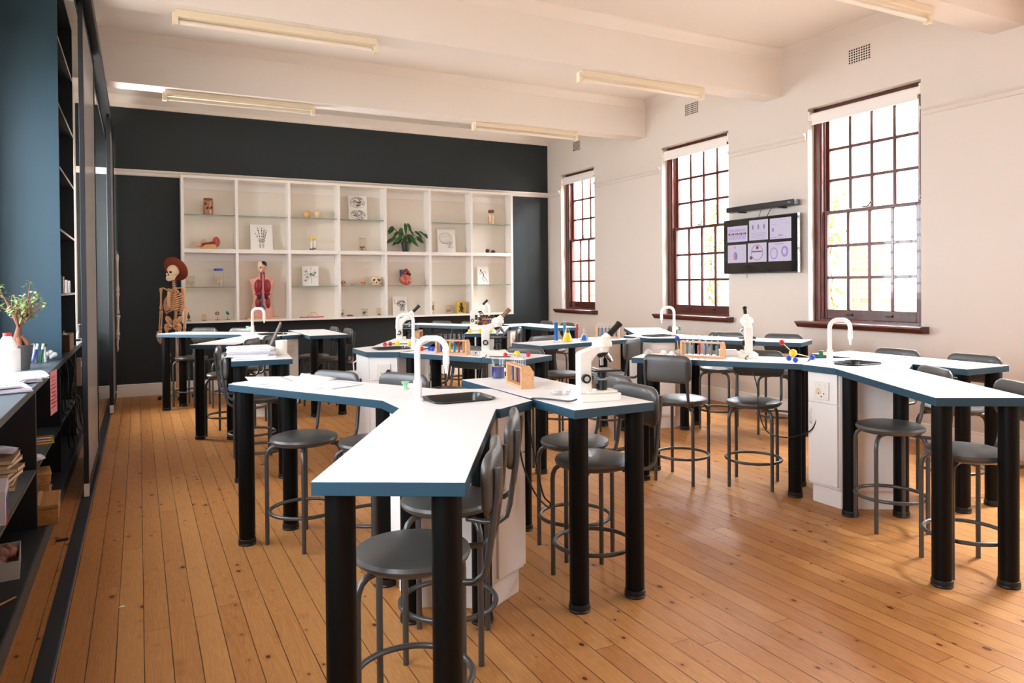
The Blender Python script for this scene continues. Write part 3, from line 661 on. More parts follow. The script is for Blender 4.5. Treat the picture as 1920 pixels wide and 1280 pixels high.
small_skull('middle-sized animal skull left of the largest skull', 2.987, ZG, .085); small_skull('largest animal skull on the glass shelf', 3.196, ZG, .145, 'palebone')
# heart
t = thing('heart_model', 'large anatomical heart model with blue and red vessels', 'anatomical model', at(3.656, ZG))
MB().sph((0, 0, .088), (.10, .075, .085), rot=Matrix.Rotation(R(12), 3, 'Y')).sph((.01, -.02, .06), (.08, .07, .06)).build('heart_body', 'heart', t)
MB().tube([(-.06, 0, .12), (-.065, 0, .24)], [.026, .026], 12).tube([(.0, .02, .15), (.05, .01, .19), (.09, .0, .16)], .018).build('blue_vessels', 'navy', t)
MB().tube([(-.01, 0, .14), (-.02, 0, .20), (.015, 0, .23), (.055, .01, .20), (.065, .03, .14)], [.022, .026, .026, .024, .02], 12).cyl((-.02, 0, .21), (-.02, 0, .25), .009).cyl((.005, 0, .22), (.005, 0, .256), .009).cyl((.035, 0, .22), (.035, 0, .25), .009).build('red_vessels', 'orgred', t)
MB().tube([(-.01, -.075, .15), (.01, -.09, .09), (.0, -.08, .03)], .004, 6).tube([(.01, -.088, .1), (.05, -.075, .07)], .003, 6).build('coronary_vessels', 'yellow', t)
tag(MB().sph((0, 0, .034), (.036, .033, .034)).sph((.01, -.01, .045), (.02, .02, .02)).build('dark_specimen', 'darkbrown'), 'round dark brown pod on the right middle board', 'specimen', None, at(5.06, ZM))
tag(MB().sph((0, 0, .026), (.036, .03, .026)).tube([(-.03, 0, .008), (-.055, 0, .007)], .006, 6).build('dark_specimen', 'darkbrown'), 'flatter dark brown pod beside the round pod', 'specimen', None, at(5.165, ZM))
# small figurine stands
def stand(label, x, body, mt, base='olive'):
    t = thing('model_on_stand', label, 'model', at(x, ZB), 0, 'small mounted models, bottom left compartment')
    MB().lathe([(.032, 0), (.032, .008), (.006, .010), (.0001, .010)], n=16).build('stand_base', base, t); MB().cyl((0, 0, .01), (0, 0, .05), .003).build('stem', base, t)
    b_ = MB(); body(b_); b_.build('figure', mt, t)
stand('olive twisted leaf model on a round stand', .595, lambda b: b.sph((0, 0, .055), (.02, .015, .035)).sph((-.003, 0, .095), (.008, .006, .022)), 'olive')
stand('tan arched bone model, second from left in bottom compartment', .788, lambda b: b.ring((0, 0, .045), .024, .009, 12, 6, 0, PI, 'Y', 1.7).cyl((-.024, 0, .012), (-.024, 0, .05), .007).cyl((.024, 0, .012), (.024, 0, .05), .007).sph((0, 0, .05), (.011, .01, .03)), 'palebone', 'brown')
stand('red ring model held up on a thin stand', .954, lambda b: b.ring((0, 0, .095), .018, .007, 14, 6, ax='Y').sph((-.02, 0, .09), (.008, .008, .014)), 'orgred')
stand('teal and black bulb model on a thin stand', 1.087, lambda b: b.sph((.008, 0, .085), (.019, .016, .019)).sph((-.010, 0, .105), (.012, .01, .02), rot=Matrix.Rotation(.5, 3, 'Y')), 'lqteal')
b = MB().m(0).tube([(-.17+.34*i/16, .02*math.sin(i), .008) for i in range(17)], .007, 6).m(1)
for i in range(9): b.sph((-.06+.16*i/8, 0, .02+.06*math.sin(PI*i/8)), .010, 8, 6)
for i in range(8): b.m(i % 3).cyl((-.06+.16*i/8, 0, .02+.06*math.sin(PI*i/8)), (-.06+.16*(i+1)/8, 0, .02+.06*math.sin(PI*(i+1)/8)), .004, n=6)
tag(b.build('molecule_chain', ['red', 'palebone', 'blk']), 'arched bead chain lying on red rods in the third compartment', 'model', None, at(2.231, ZB))

# torso model
t = thing('torso_model', 'human torso model with open chest and half skull head', 'anatomical model', at(1.546, ZB), 0)
MB().box(-.21, .21, -.07, .07, 0, .028).build('wooden_base', 'beech', t, bevel=.004)
b = MB(); rows = [(.03, .145, .075), (.10, .15, .08), (.20, .135, .075), (.30, .118, .072), (.40, .138, .08), (.48, .158, .082), (.53, .178, .075), (.56, .165, .065), (.585, .085, .055), (.60, .055, .05), (.65, .05, .05)]
v = []; f = []
for z, a, c_ in rows: v += [(a*math.cos(2*PI*j/24), c_*math.sin(2*PI*j/24)*.95, z) for j in range(24)]
for i in range(len(rows)-1): f += [(i*24+j, i*24+(j+1) % 24, (i+1)*24+(j+1) % 24, (i+1)*24+j) for j in range(24)]
f += [tuple(range(23, -1, -1))]; b._add(v, f); b.build('torso_shell', 'skin', t)
hd = MB().sph((0, 0, .725), (.062, .072, .085), 18, 12).sph((0, -.068, .715), (.010, .014, .014), 8, 6).sph((0, -.055, .675), (.02, .014, .008), 8, 6).sph((.062, .0, .715), (.008, .014, .02), 8, 6).sph((-.062, .0, .715), (.008, .014, .02), 8, 6)
hd.build('head', 'skin', t)
MB().sph((-.024, -.006, .735), (.044, .072, .082), 16, 10).sph((-.02, -.045, .68), (.03, .03, .03), 10, 8).build('half_skull', 'palebone', t)
MB().sph((.02, .008, .765), (.050, .072, .052), 16, 10).build('hair', 'hair', t)
MB().sph((.026, -.066, .728), (.009, .005, .006), 8, 6).sph((-.026, -.074, .728), (.012, .006, .010), 8, 6).build('eyes', 'hair', t)
MB().sph((0, -.066, .683), (.015, .008, .005), 8, 6).build('lips', 'orgpink', t)
MB().tube([(-.02, -.045, .66), (-.018, -.055, .56), (-.015, -.075, .50)], .014).tube([(.02, -.045, .66), (.018, -.055, .56), (.015, -.075, .50)], .014).build('neck_muscles', 'orgred', t)
MB().sph((-.056, -.056, .455), (.058, .036, .105)).sph((.056, -.056, .455), (.058, .036, .105)).build('lungs', 'orgred', t)
MB().tube([(0, -.07, .62), (0, -.09, .5), (0, -.092, .38), (0, -.085, .22)], .014).build('trachea', 'orgpink', t)
MB().sph((-.05, -.062, .355), (.056, .030, .032)).sph((.05, -.062, .355), (.054, .030, .028)).build('liver', 'orgred', t)
MB().sph((-.055, -.066, .31), (.026, .02, .034)).sph((.048, -.066, .31), (.026, .02, .034)).build('kidneys', 'orgdark', t)
MB().sph((-.066, -.056, .225), (.038, .03, .08)).sph((.066, -.056, .225), (.038, .03, .08)).tube([(-.09, -.05, .38), (-.098, -.055, .48), (-.07, -.065, .55)], .006, 6).tube([(.09, -.05, .38), (.098, -.055, .48), (.07, -.065, .55)], .006, 6).build('bowel', 'orgred', t)
MB().tube([(-.02, -.086, .35), (-.02, -.09, .22), (-.05, -.075, .15)], .010).tube([(-.01, -.088, .2), (.03, -.075, .14)], .008).build('blue_vein', 'orgblue', t)
# potted plant in the cabinet
t = thing('potted_plant', 'green leafy plant in a dark pot in the middle compartment', 'plant', at(3.657, ZM, 10.70), 0)
MB().lathe([(.045, 0), (.068, .145), (.062, .145), (.055, .125), (.0001, .125)], n=20).build('pot', 'darkpot', t)
random.seed(11); b = MB(); s_ = MB()
for i in range(30):
    a = random.uniform(0, 2*PI); el_ = random.uniform(.2, 1.5); L = random.uniform(.07, .33)
    d = Vector((math.cos(a)*math.cos(el_)*1.05, math.sin(a)*math.cos(el_)*.32-.04, math.sin(el_))); e = Vector((0, 0, .13))+d*L
    if e.z > .44: e.z = .44
    e.y = max(-.10, min(.09, e.y)); s_.tube([(0, 0, .12), tuple(Vector((0, 0, .13))+d*L*.5), tuple(e)], .003, 5)
    dd = Vector((d.x*1.2, min(.1, max(-.4, d.y*.5-.1)), -.25)); b.leaf(e, dd, (.2, -1, .5), random.uniform(.08, .14), random.uniform(.020, .034), .2, .5, 6)
s_.build('stems', 'leaf', t); b.build('foliage', 'leaf', t)

# ------------------------------------------------------------------ lab tables
TW, TL = .43, 1.18
def make_table(label, x, y, ang, width=TW):
    t = thing('lab_table', label, 'table', (x, y, 0), R(ang))
    h, w2 = TL/2, width/2
    MB().box(-h, h, -w2, w2, .860, .8985).build('edge_band', 'band', t, bevel=.0015)
    MB().box(-h+.0015, h-.0015, -w2+.0015, w2-.0015, .8985, .9).build('table_top', 'lam', t, smooth=False)
    for sx in (-1, 1):
        for sy in (-1, 1):
            px, py = sx*(h-.068), sy*(w2-.062)
            l = MB().cyl((px, py, .03), (px, py, .86), .0435, n=28).build('leg', 'leg', t)
            MB().lathe([(.047, 0), (.049, .006), (.046, .012), (.049, .018), (.046, .034), (.043, .036)], (px, py, 0), 28).build('foot_cap', 'cap', l)
    return t
G1 = None
T = [
 (.898, 2.445, 60, 'bare white lab table with blue edge, nearest the camera'),
 (.918, 3.921, 120, 'white lab table with loose papers, left of the nearest sink'),
 (1.86, 3.24, 91, 'white lab table carrying microscope and beaker, right of nearest sink'),
 (3.758, 2.50, 60, 'bare white lab table running toward the camera at the right'),
 (3.725, 3.985, 126.5, 'white lab table with test tube rack and microscope below the wall screen'),
 (4.722, 3.265, 89, 'bare white lab table along the window side of the right sink'),
 (.898, 7.86, 60, 'bare white lab table pointing out from the far left sink'),
 (.78, 9.22, 142, 'white lab table in front of the skeleton'),
 (1.86, 8.66, 91, 'short-looking white lab table right of the far left sink'),
 (.866, 6.195, 84, 'white lab table with paper stack and mug'),
 (2.338, 5.22, -62, 'white lab table with coloured test tubes in the room centre'),
 (2.365, 6.80, 60, 'white lab table with microscope behind the central sink'),
 (3.693, 5.893, 10, 'white lab table with flasks of coloured liquid'),
 (5.148, 5.20, -62, 'bare white lab table below the middle window'),
 (5.17, 6.67, 60, 'bare white lab table beside the far window wall'),
 (3.70, 7.84, 60, 'white lab table with yellow molecule balls and microscope, far centre'),
 (3.72, 9.36, 120, 'bare white lab table closest to the display cabinet'),
 (4.68, 8.34, 93, 'bare white lab table in the far right corner'),
]
for q in T: make_table(q[3], q[0], q[1], q[2])

LS, SS = .44, .27
DL, DS = .2887*(LS+2*SS), .2887*(2*LS+SS)
def hexpts(rot, k=1.0):
    # long-side normals at rot, rot+120, rot+240
    P = []
    for q in range(3):
        a = R(rot+120*q); nx, ny = math.cos(a), math.sin(a); tx, ty = -ny, nx
        P += [(k*(DL*nx-LS/2*tx), k*(DL*ny-LS/2*ty)), (k*(DL*nx+LS/2*tx), k*(DL*ny+LS/2*ty))]
    return P
def rrect(cx, cy, w_, h_, r, n_=5):
    P = []
    for (sx, sy, a0) in ((1, 1, 0), (-1, 1, 90), (-1, -1, 180), (1, -1, 270)):
        for i in range(n_+1):
            a = R(a0+90*i/n_); P.append((cx+sx*(w_/2-r)+r*math.cos(a), cy+sy*(h_/2-r)+r*math.sin(a)))
    return P
def holed(outer, inner, z, name, mt, parent):
    bm = bmesh.new(); es = []
    for P in (outer, inner):
        vs = [bm.verts.new((x, y, z)) for x, y in P]
        for i in range(len(vs)): es.append(bm.edges.new((vs[i], vs[(i+1) % len(vs)])))
    bmesh.ops.triangle_fill(bm, edges=es, use_beauty=True); bmesh.ops.recalc_face_normals(bm, faces=bm.faces)
    for f_ in bm.faces:
        if f_.normal.z < 0: f_.normal_flip()
    me = bpy.data.meshes.new(name); bm.to_mesh(me); bm.free(); me.materials.append(M[mt]); o = bpy.data.objects.new(name, me); C.objects.link(o); o.parent = parent; return o
def sink(label, x, y, rot, tapx, tapy, spdir, valve='green', plug=None, door_long=None, vdir=None):
    t = thing('sink_cabinet', label, 'sink cabinet', (x, y, -.0006), 0)
    ho = hexpts(rot); hi = hexpts(rot, .975)
    basin = rrect(0, 0, .30, .235, .05)
    holed(hexpts(rot, .997), basin, .9, 'worktop', 'lam', t)
    b = MB(); nn = 6
    v = [(a, c, .86) for a, c in ho]+[(a, c, .8995) for a, c in ho]+[(a, c, .8995) for a, c in hi]+[(a, c, .86) for a, c in hi]
    f = []
    for i in range(nn):
        j = (i+1) % nn
        for r_ in range(4): f.append((r_*nn+i, r_*nn+j, ((r_+1) % 4)*nn+j, ((r_+1) % 4)*nn+i))
    b._add(v, f); b.build('edge_band', 'band', t, smooth=False)
    MB().prism(hexpts(rot, .87), .12, .86, top=False).build('cabinet_body', 'cab', t, bevel=.006)
    MB().prism(hexpts(rot, .80), 0, .12).build('plinth', 'cab', t, bevel=.004)
    # basin bowl
    prof = [(1.05, .9045), (1.0, .9045), (.97, .89), (.93, .76), (.80, .745)]; v = []; k_ = len(basin)
    for s_, z in prof:
        sx = 1+(s_-1)*1.0; v += [(a*sx, c*(1+(s_-1)*1.25), z) for a, c in basin]
    f = [(i*k_+j, i*k_+(j+1) % k_, (i+1)*k_+(j+1) % k_, (i+1)*k_+j) for i in range(len(prof)-1) for j in range(k_)]+[tuple(range((len(prof)-1)*k_, len(prof)*k_))]
    bs = MB()._add(v, f).build('basin', 'basin', t); bs.modifiers.new('s', 'SOLIDIFY').thickness = -.004
    MB().ring((0, .0, .75), .022, .005, 16, 6).build('drain', 'chrome', bs)
    # tap
    dx, dy = math.cos(R(spdir)), math.sin(R(spdir)); r_ = .067
    tp = MB().cyl((tapx, tapy, .9), (tapx, tapy, .915), .026, n=20).tube([(tapx, tapy, .91), (tapx, tapy, 1.00)], .020, 14)
    pts = [(tapx, tapy, .99), (tapx, tapy, 1.14)]
    for i in range(1, 6):
        a = PI/2*i/6; pts.append((tapx+dx*.055*(1-math.cos(a)), tapy+dy*.055*(1-math.cos(a)), 1.14+.055*math.sin(a)))
    for i in range(1, 7):
        a = PI/2*i/6; pts.append((tapx+dx*(r_*2-.055+.055*math.sin(a)), tapy+dy*(r_*2-.055+.055*math.sin(a)), 1.14+.055*math.cos(a)))
    pts += [(tapx+dx*r_*2, tapy+dy*r_*2, 1.10)]
    tp.tube(pts, .0145, 12); tpo = tp.build('faucet', 'tap', t)
    MB().lathe([(.016, .0), (.016, -.03), (.008, -.045), (.006, -.075)], (tapx+dx*r_*2, tapy+dy*r_*2, 1.105), 14).build('nozzle', 'tap', tpo)
    vd = R(spdir+180 if vdir is None else vdir); vx, vy = math.cos(vd), math.sin(vd)
    MB().cyl((tapx+vx*.015, tapy+vy*.015, .975), (tapx+vx*.045, tapy+vy*.045, .975), .010, n=10).build('valve_stem', 'tap', tpo)
    MB().lathe([(.006, -.02), (.020, -.018), (.010, 0), (.020, .018), (.006, .02)], (tapx+vx*.058, tapy+vy*.058, .975), 8).build('valve_knob', valve, tpo, smooth=False)
    # faces with doors and sockets on the short sides
    for q in range(3):
        a = R(rot+60+120*q); nx, ny = math.cos(a), math.sin(a); tx, ty = -ny, nx; D0 = DS*.87; hw = SS*.87/2
        def slab(name, mt, u0, u1, z0, z1, th, par=t, off=0, bevel=.002, label=None):
            return MB().extr([(u0, z0), (u1, z0), (u1, z1), (u0, z1)], (nx*(D0+off), ny*(D0+off), 0), (tx, ty, 0), (0, 0, 1), (nx, ny, 0), th).build(name, mt, par, label, bevel=bevel)
        dr = slab('door', 'cab', -hw+.006, hw-.006, .14, .66, .014)
        MB().tube([(nx*(D0+.014)+tx*(-hw+.03), ny*(D0+.014)+ty*(-hw+.03), z_) if e_ else (nx*(D0+.034)+tx*(-hw+.03), ny*(D0+.034)+ty*(-hw+.03), z_) for z_, e_ in ((.52, 1), (.535, 0), (.60, 0), (.615, 1))], .005, 8).build('handle', 'tap', dr)
        pn = slab('service_panel', 'cab', -hw+.006, hw-.006, .665, .855, .014)
        so = slab('socket_plate', 'socket', -.055, .055, .685, .80, .010, pn, .014, .003)
        pt = lambda u, z, o_: (nx*(D0+o_)+tx*u, ny*(D0+o_)+ty*u, z)
        pb = MB()
        for u, z in ((-.02, .725), (.02, .725), (0, .705)): pb.cyl(pt(u, z, .022), pt(u, z, .0255), .0045, n=10)
        pb.build('pin_holes', 'dark', so)
        pb = MB()
        for u in (-.02, .02): pb.extr([(u-.008, .768), (u+.008, .768), (u+.008, .785), (u-.008, .785)], (nx*(D0+.022), ny*(D0+.022), 0), (tx, ty, 0), (0, 0, 1), (nx, ny, 0), .005)
        pb.build('switches', 'socket', so)
    if door_long is not None:
        a = R(rot+120*door_long); nx, ny = math.cos(a), math.sin(a); tx, ty = -ny, nx; D0 = DL*.87; hw = LS*.87/2
        dr = MB().extr([(-hw+.006, .14), (hw-.006, .14), (hw-.006, .85), (-hw+.006, .85)], (nx*D0, ny*D0, 0), (tx, ty, 0), (0, 0, 1), (nx, ny, 0), .014).build('door', 'cab', t, bevel=.002)
        MB().tube([(nx*(D0+.014+d_)+tx*(hw-.04)*-1, ny*(D0+.014+d_)+ty*(hw-.04)*-1, z_) for z_, d_ in ((.68, 0), (.70, .03), (.78, .035), (.80, 0))], .006, 8).build('handle', 'tap', dr)
    return t
sink('white sink cabinet nearest the camera, with a tall white tap', 1.345, 3.19, 0, -.194, .025, -27, 'palegreen', vdir=150)
sink('white sink cabinet at the right, with cabinet door facing left', 4.205, 3.245, 0, -.205, .022, -27, 'green', vdir=150)
sink('white sink cabinet at the far left behind the paper stack', 1.345, 8.60, 0, -.20, .10, -27, 'palegreen', vdir=150)
sink('white sink cabinet in the room centre with black plug at its side', 1.928, 6.03, 60, .16, -.10, 165, 'green', door_long=1, vdir=-10)
sink('white sink cabinet behind the test tubes below the middle window', 4.76, 5.97, 60, .15, -.06, 160, 'green', vdir=-20)
sink('white sink cabinet in the far centre, mostly hidden by microscopes', 4.18, 8.63, 0, -.24, .0, -27, 'green', vdir=150)

# ------------------------------------------------------------------ stools
def make_stool(label, loc, ang):
    t = thing('lab_stool', label, 'stool', loc, R(ang), 'grey vinyl lab stools')
    MB().lathe([(.12, .558), (.165, .560), (.182, .572), (.187, .585), (.182, .597), (.15, .607), (.08, .612), (.0001, .613)], n=36).build('seat', 'seat', t)
    MB().pad(.37, .195, .042, .272, .838, bend=.6, rc=.06).build('backrest', 'seat', t)
    for s in (-1, 1):
        MB().tube([(.09, s*.12, .550), (.16, s*.150, .548), (.215, s*.158, .552), (.245, s*.160, .575), (.258, s*.160, .62), (.272, s*.158, .72), (.283, s*.157, .80), (.290, s*.156, .88), (.289, s*.156, .895)], .0105, 10).build('back_post', 'tube', t)
    a = .144
    for sx in (-1, 1):
        for sy in (-1, 1):
            MB().tube([(sx*a, sy*a, 0), (sx*a, sy*a, .478), (sx*a*.985, sy*a*.985, .505), (sx*a*.93, sy*a*.93, .530), (sx*a*.83, sy*a*.83, .546), (sx*a*.70, sy*a*.70, .552), (sx*.05, sy*.05, .552)], .0118, 12).build('leg', 'tube', t)
    MB().ring((0, 0, .186), .190, .0105, 40, 10).build('foot_ring', 'tube', t)
    return t
ST = [
 (.774, 2.224, -30, 'grey vinyl stool in the near foreground beside the nearest bare table'),
 (1.084, 2.69, -30, 'grey vinyl stool behind the nearest stool, against the nearest sink cabinet'),
 (.8215, 4.187, 32, 'grey vinyl stool tucked under the table with loose papers, left one'),
 (1.13, 3.88, 30, 'grey vinyl stool at the papers table, behind the nearest tap'),
 (1.957, 2.965, 0, 'grey vinyl stool under the microscope table, nearer one'),
 (2.10, 3.36, 0, 'grey vinyl stool under the microscope table, further one'),
 (3.543, 4.181, 206, 'grey vinyl stool facing away, pulled up to the centre test tube table'),
 (3.90, 3.834, 36, 'grey vinyl stool under the table with microscope below the wall screen'),
 (5.13, 5.50, 30, 'grey vinyl stool below the middle window, left one of two'),
 (5.40, 5.00, 30, 'grey vinyl stool below the middle window, right one of two'),
 (5.38, 6.92, -30, 'grey vinyl stool beside the green valve below the middle window'),
 (3.93, 5.70, -60, 'grey vinyl stool with tilted back behind the large microscope'),
 (3.57, 5.95, 100, 'grey vinyl stool under the flask table, back to the cabinet'),
 (2.55, 5.06, 28, 'grey vinyl stool at the right end of the central test tube table'),
 (2.20, 5.46, 28, 'grey vinyl stool behind the wooden rack on the central table'),
 (2.36, 6.42, -30, 'grey vinyl stool in the gap behind the central sink'),
 (3.63, 7.50, -30, 'grey vinyl stool edge-on beside the far yellow molecule table, front one'),
 (3.87, 7.93, -30, 'grey vinyl stool edge-on beside the far yellow molecule table, rear one'),
 (.56, 9.66, 50, 'grey vinyl stool beside the skeleton, back to the cabinet'),
 (.97, 9.32, 50, 'grey vinyl stool behind the far left tap'),
 (.76, 7.62, -30, 'dark stool back behind the paper stack, left one'),
 (1.0, 8.08, -30, 'dark stool back behind the laptop, right one'),
 (1.90, 9.05, 0, 'grey vinyl stool at the far left table end, left one of two'),
 (1.96, 8.60, 0, 'grey vinyl stool at the far left table end, right one of two'),
 (.86, 6.62, 174, 'grey vinyl stool at left of the mug table, further one'),
 (.84, 5.92, 174, 'grey vinyl stool at left of the mug table, nearer one'),
 (3.60, 9.52, 30, 'grey stool back below the display cabinet, left of the far microscope'),
 (3.87, 9.08, 30, 'grey stool back below the display cabinet, beside the far microscope'),
 (4.76, 8.72, 0, 'grey stool back in the far corner, left one of two'),
 (4.76, 8.17, 0, 'grey stool back in the far corner, right one of two'),
 (4.80, 3.53, 0, 'grey vinyl stool on window side of the right sink, further one'),
 (4.86, 3.00, 0, 'grey vinyl stool on window side of the right sink, nearer one'),
 (3.929, 2.79, -30, 'grey vinyl stool beside the white cabinet at the right'),
 (3.67, 2.196, -30, 'grey vinyl stool at the right, between the two nearest right table legs'),
]
s0 = None
for x, y, a, lb in ST:
    if s0 is None: s0 = make_stool(lb, (x, y, 0), a)
    else: dup(s0, (x, y, 0), R(a), lb)

# ------------------------------------------------------------------ microscopes
Z9 = .9003
def make_scope(label, loc, ang, tipcap='blk', tag_green=False):
    t = thing('microscope', label, 'microscope', loc, R(ang))
    MB().prism([(-.10, -.065), (.085, -.065), (.105, -.045), (.105, .045), (.085, .065), (-.10, .065)], 0, .034).build('base', 'mic', t, bevel=.006)
    MB().box(-.06, .09, -.04, .04, .034, .046).build('base_step', 'mic', t, bevel=.004)
    MB().extr([(-.096, .034), (-.096, .216), (-.088, .226), (-.01, .252), (.035, .260), (.035, .222), (.0, .216), (-.034, .182), (-.034, .034)], (0, -.027, 0), (1, 0, 0), (0, 0, 1), (0, 1, 0), .054).build('arm', 'mic', t, bevel=.006)
    hd = MB().lathe([(.030, .222), (.036, .236), (.036, .245), (.047, .248), (.047, .266), (.040, .280), (.022, .292), (.0001, .292)], (.028, 0, 0), 24).tube([(.028, 0, .262), (.062, 0, .298)], [.028, .020], 16).build('head', 'mic', t)
    MB().cyl((.055, 0, .291), (.118, 0, .352), .0145, n=18).cyl((.113, 0, .347), (.120, 0, .354), .0165, n=18).build('eyepiece', 'chrome' if tipcap != 'blk' else 'blk', t)
    if tipcap != 'blk': MB().cyl((.097, 0, .332), (.121, 0, .355), .0175, n=16).build('eyepiece_cap', tipcap, t)
    np_ = MB().cyl((.026, 0, .224), (.034, 0, .208), .030, .027, n=20).build('nosepiece', 'blk', t)
    MB().cyl((.026, 0, .213), (.026, 0, .192), .012, n=14).cyl((.026, 0, .192), (.026, 0, .160), .009, n=14).build('objective', 'chrome', np_)
    MB().cyl((.050, 0, .212), (.068, 0, .188), .012, n=14).cyl((.068, 0, .188), (.076, 0, .177), .009, n=14).build('objective', 'chrome', np_)
    MB().cyl((.034, .02, .210), (.040, .04, .185), .009, n=12).build('objective', 'chrome', np_)
    st = MB().box(-.036, .098, -.058, .058, .134, .143).build('stage', 'blk', t, bevel=.002)
    MB().box(-.02, .05, -.055, -.045, .143, .149).box(-.01, .0, -.05, .03, .143, .147).build('slide_clip', 'chrome', st)
    MB().cyl((.028, 0, .112), (.028, 0, .134), .022, n=18).cyl((.028, 0, .100), (.028, 0, .112), .015, n=18).cyl((.028, 0, .108), (.028, 0, .113), .03, n=18).build('condenser', 'blk', t)
    MB().cyl((.028, 0, .046), (.028, 0, .092), .0235, n=20).cyl((-.005, -.0, .062), (.01, 0, .062), .012, n=10).build('lamp_housing', 'blk', t)
    MB().cyl((-.068, -.045, .105), (-.068, .045, .105), .021, n=20).build('focus_knobs', 'blk', t)
    MB().cyl((-.068, -.0465, .105), (-.068, -.045, .105), .012, n=16).build('knob_disc', 'greyp', t)
    if tag_green: MB().box(-.0935, -.092, -.012, .012, .05, .10).build('green_sticker', 'green', t)
    return t
make_scope('large white microscope on the near right table', (1.895, 2.835, Z9), -10)
make_scope('white microscope seen from behind on the table below the wall screen', (3.93, 3.92, Z9), 52)
make_scope('white microscope behind the central tap loop', (2.20, 6.43, Z9), -22, 'blk')
make_scope('white microscope with brown-capped eyepiece and green sticker on its arm', (2.395, 4.97, Z9), -22, 'brown', True)
make_scope('far white microscope in front of the display cabinet', (3.70, 8.13, Z9), -25)
# ------------------------------------------------------------------ test tube racks and tubes
def make_rack(label, loc, ang, L=.22):
    t = thing('test_tube_rack', label, 'test tube rack', loc, R(ang), None); h = L/2
    for s in (-1, 1):
        MB().extr([(-.035, 0), (.035, 0), (.035, .085), (.012, .118), (-.035, .118)], (s*h-(.018 if s > 0 else 0), 0, 0), (0, 1, 0), (0, 0, 1), (1, 0, 0), .018).build('end_panel', 'beech', t, bevel=.002)
    b = MB(); p = L/7
    xs = [-h+.02]+[-h+p*(i+1) for i in range(6)]+[h-.02]
    b.box(-h+.018, h-.018, -.032, .006-.0165, .105, .115).box(-h+.018, h-.018, .006, .010, .105, .115)
    edges = [-h+.018]+[v_ for i in range(6) for v_ in (-h+p*(i+1)-.0105, -h+p*(i+1)+.0105)]+[h-.018]
    for i in range(0, len(edges), 2): b.box(edges[i], edges[i+1], .006-.0165, .006, .105, .115)
    b.build('top_rail', 'beech', t)
    MB().box(-h+.018, h-.018, -.032, .03, .0, .014).build('base_rail', 'beech', t)
    pg = MB()
    for i in range(5): pg.cyl((-h+p*(i+1.5), .022, .014), (-h+p*(i+1.5), .022, .085), .004, n=8)
    pg.build('pegs', 'beech', t)
    return t, [(-h+p*(i+1), -.0045) for i in range(6)]
def make_tube(label, loc, liquid, fill, group, H=.145):
    t = thing('test_tube', label, 'test tube', loc, 0, group)
    MB().lathe([(.0001, 0), (.005, .002), (.0085, .009), (.0085, H-.003), (.010, H), (.0075, H), (.0075, H-.004)], n=14).build('glass_tube', 'glass', t)
    if fill: MB().lathe([(.0001, .001), (.0045, .003), (.0078, .010), (.0078, fill*H), (.0001, fill*H)], n=12).build('liquid', liquid, t)
    return t
NAMES = {'lqblue': 'blue', 'lqnavy': 'navy', 'lqteal': 'teal', 'lqred': 'red', 'lqyel': 'yellow', 'lqamb': 'amber'}
ORD = ['first', 'second', 'third', 'fourth', 'fifth', 'sixth']
def rack_set(where, loc, ang, liquids, L=.22, fill=.72):
    t, sp = make_rack('beech test tube rack '+where, loc, ang, L)
    a = R(ang)
    for i, ((x, y), lq) in enumerate(zip(sp, liquids)):
        if lq is None: continue
        make_tube('%s test tube, %s from the left in the rack %s' % (NAMES[lq], ORD[i], where), (loc[0]+x*math.cos(a)-y*math.sin(a), loc[1]+x*math.sin(a)+y*math.cos(a), loc[2]+.0155), lq, fill, 'test tubes in the rack '+where)
rack_set('beside the blue beaker', (1.805, 3.436, Z9), -99, ['lqnavy', 'lqamb', 'lqnavy', 'lqred', 'lqblue', 'lqyel'], .26, .62)
rack_set('behind the turned stool', (3.635, 4.06, Z9), -64, ['lqteal', 'lqteal', 'lqred', 'lqblue', 'lqteal', 'lqteal'], .32)
rack_set('right of the central tap', (2.17, 5.25, Z9), -47, ['lqblue', 'lqteal', 'lqyel', 'lqteal', 'lqred', 'lqamb'], .27)
rack_set('behind the blue flask', (4.13, 5.98, Z9), -38, ['lqteal', 'lqblue', 'lqblue', 'lqteal', 'lqteal', 'lqblue'], .24)
rack_set('beside the far microscope', (3.90, 8.30, Z9), -25, ['lqnavy', 'lqred', 'lqred', 'lqnavy', 'lqred', 'lqnavy'], .24)
rack_set('behind the central microscope', (2.33, 6.50, Z9), 60, [None, 'lqred', None, None, 'lqred', None], .2)
# ------------------------------------------------------------------ beakers and flasks
t = thing('beaker', 'glass beaker half full of dark blue liquid', 'beaker', (1.845, 3.775, Z9))
MB().lathe([(.0001, 0), (.036, 0), (.039, .006), (.039, .112), (.042, .118), (.038, .118)], n=28).build('glass_wall', 'glass', t); MB().lathe([(.0001, .003), (.036, .004), (.0375, .01), (.0375, .068), (.0001, .068)], n=24).build('liquid', 'lqnavy', t)
MB().box(.02, .034, -.0345, -.0335, .04, .062).build('label_patch', 'white', t)
def cylinder_glass(label, x, y, r, h, lq, fill):
    t = thing('measuring_cylinder', label, 'measuring cylinder', (x, y, Z9), 0)
    MB().lathe([(.0001, 0), (r*1.9, 0), (r*1.9, .006), (r, .014), (r, h-.004), (r*1.15, h), (r*.9, h)], n=18).build('glass_wall', 'glass', t)
    MB().lathe([(.0001, .016), (r*.9, .016), (r*.9, h*fill), (.0001, h*fill)], n=16).build('liquid', lq, t)
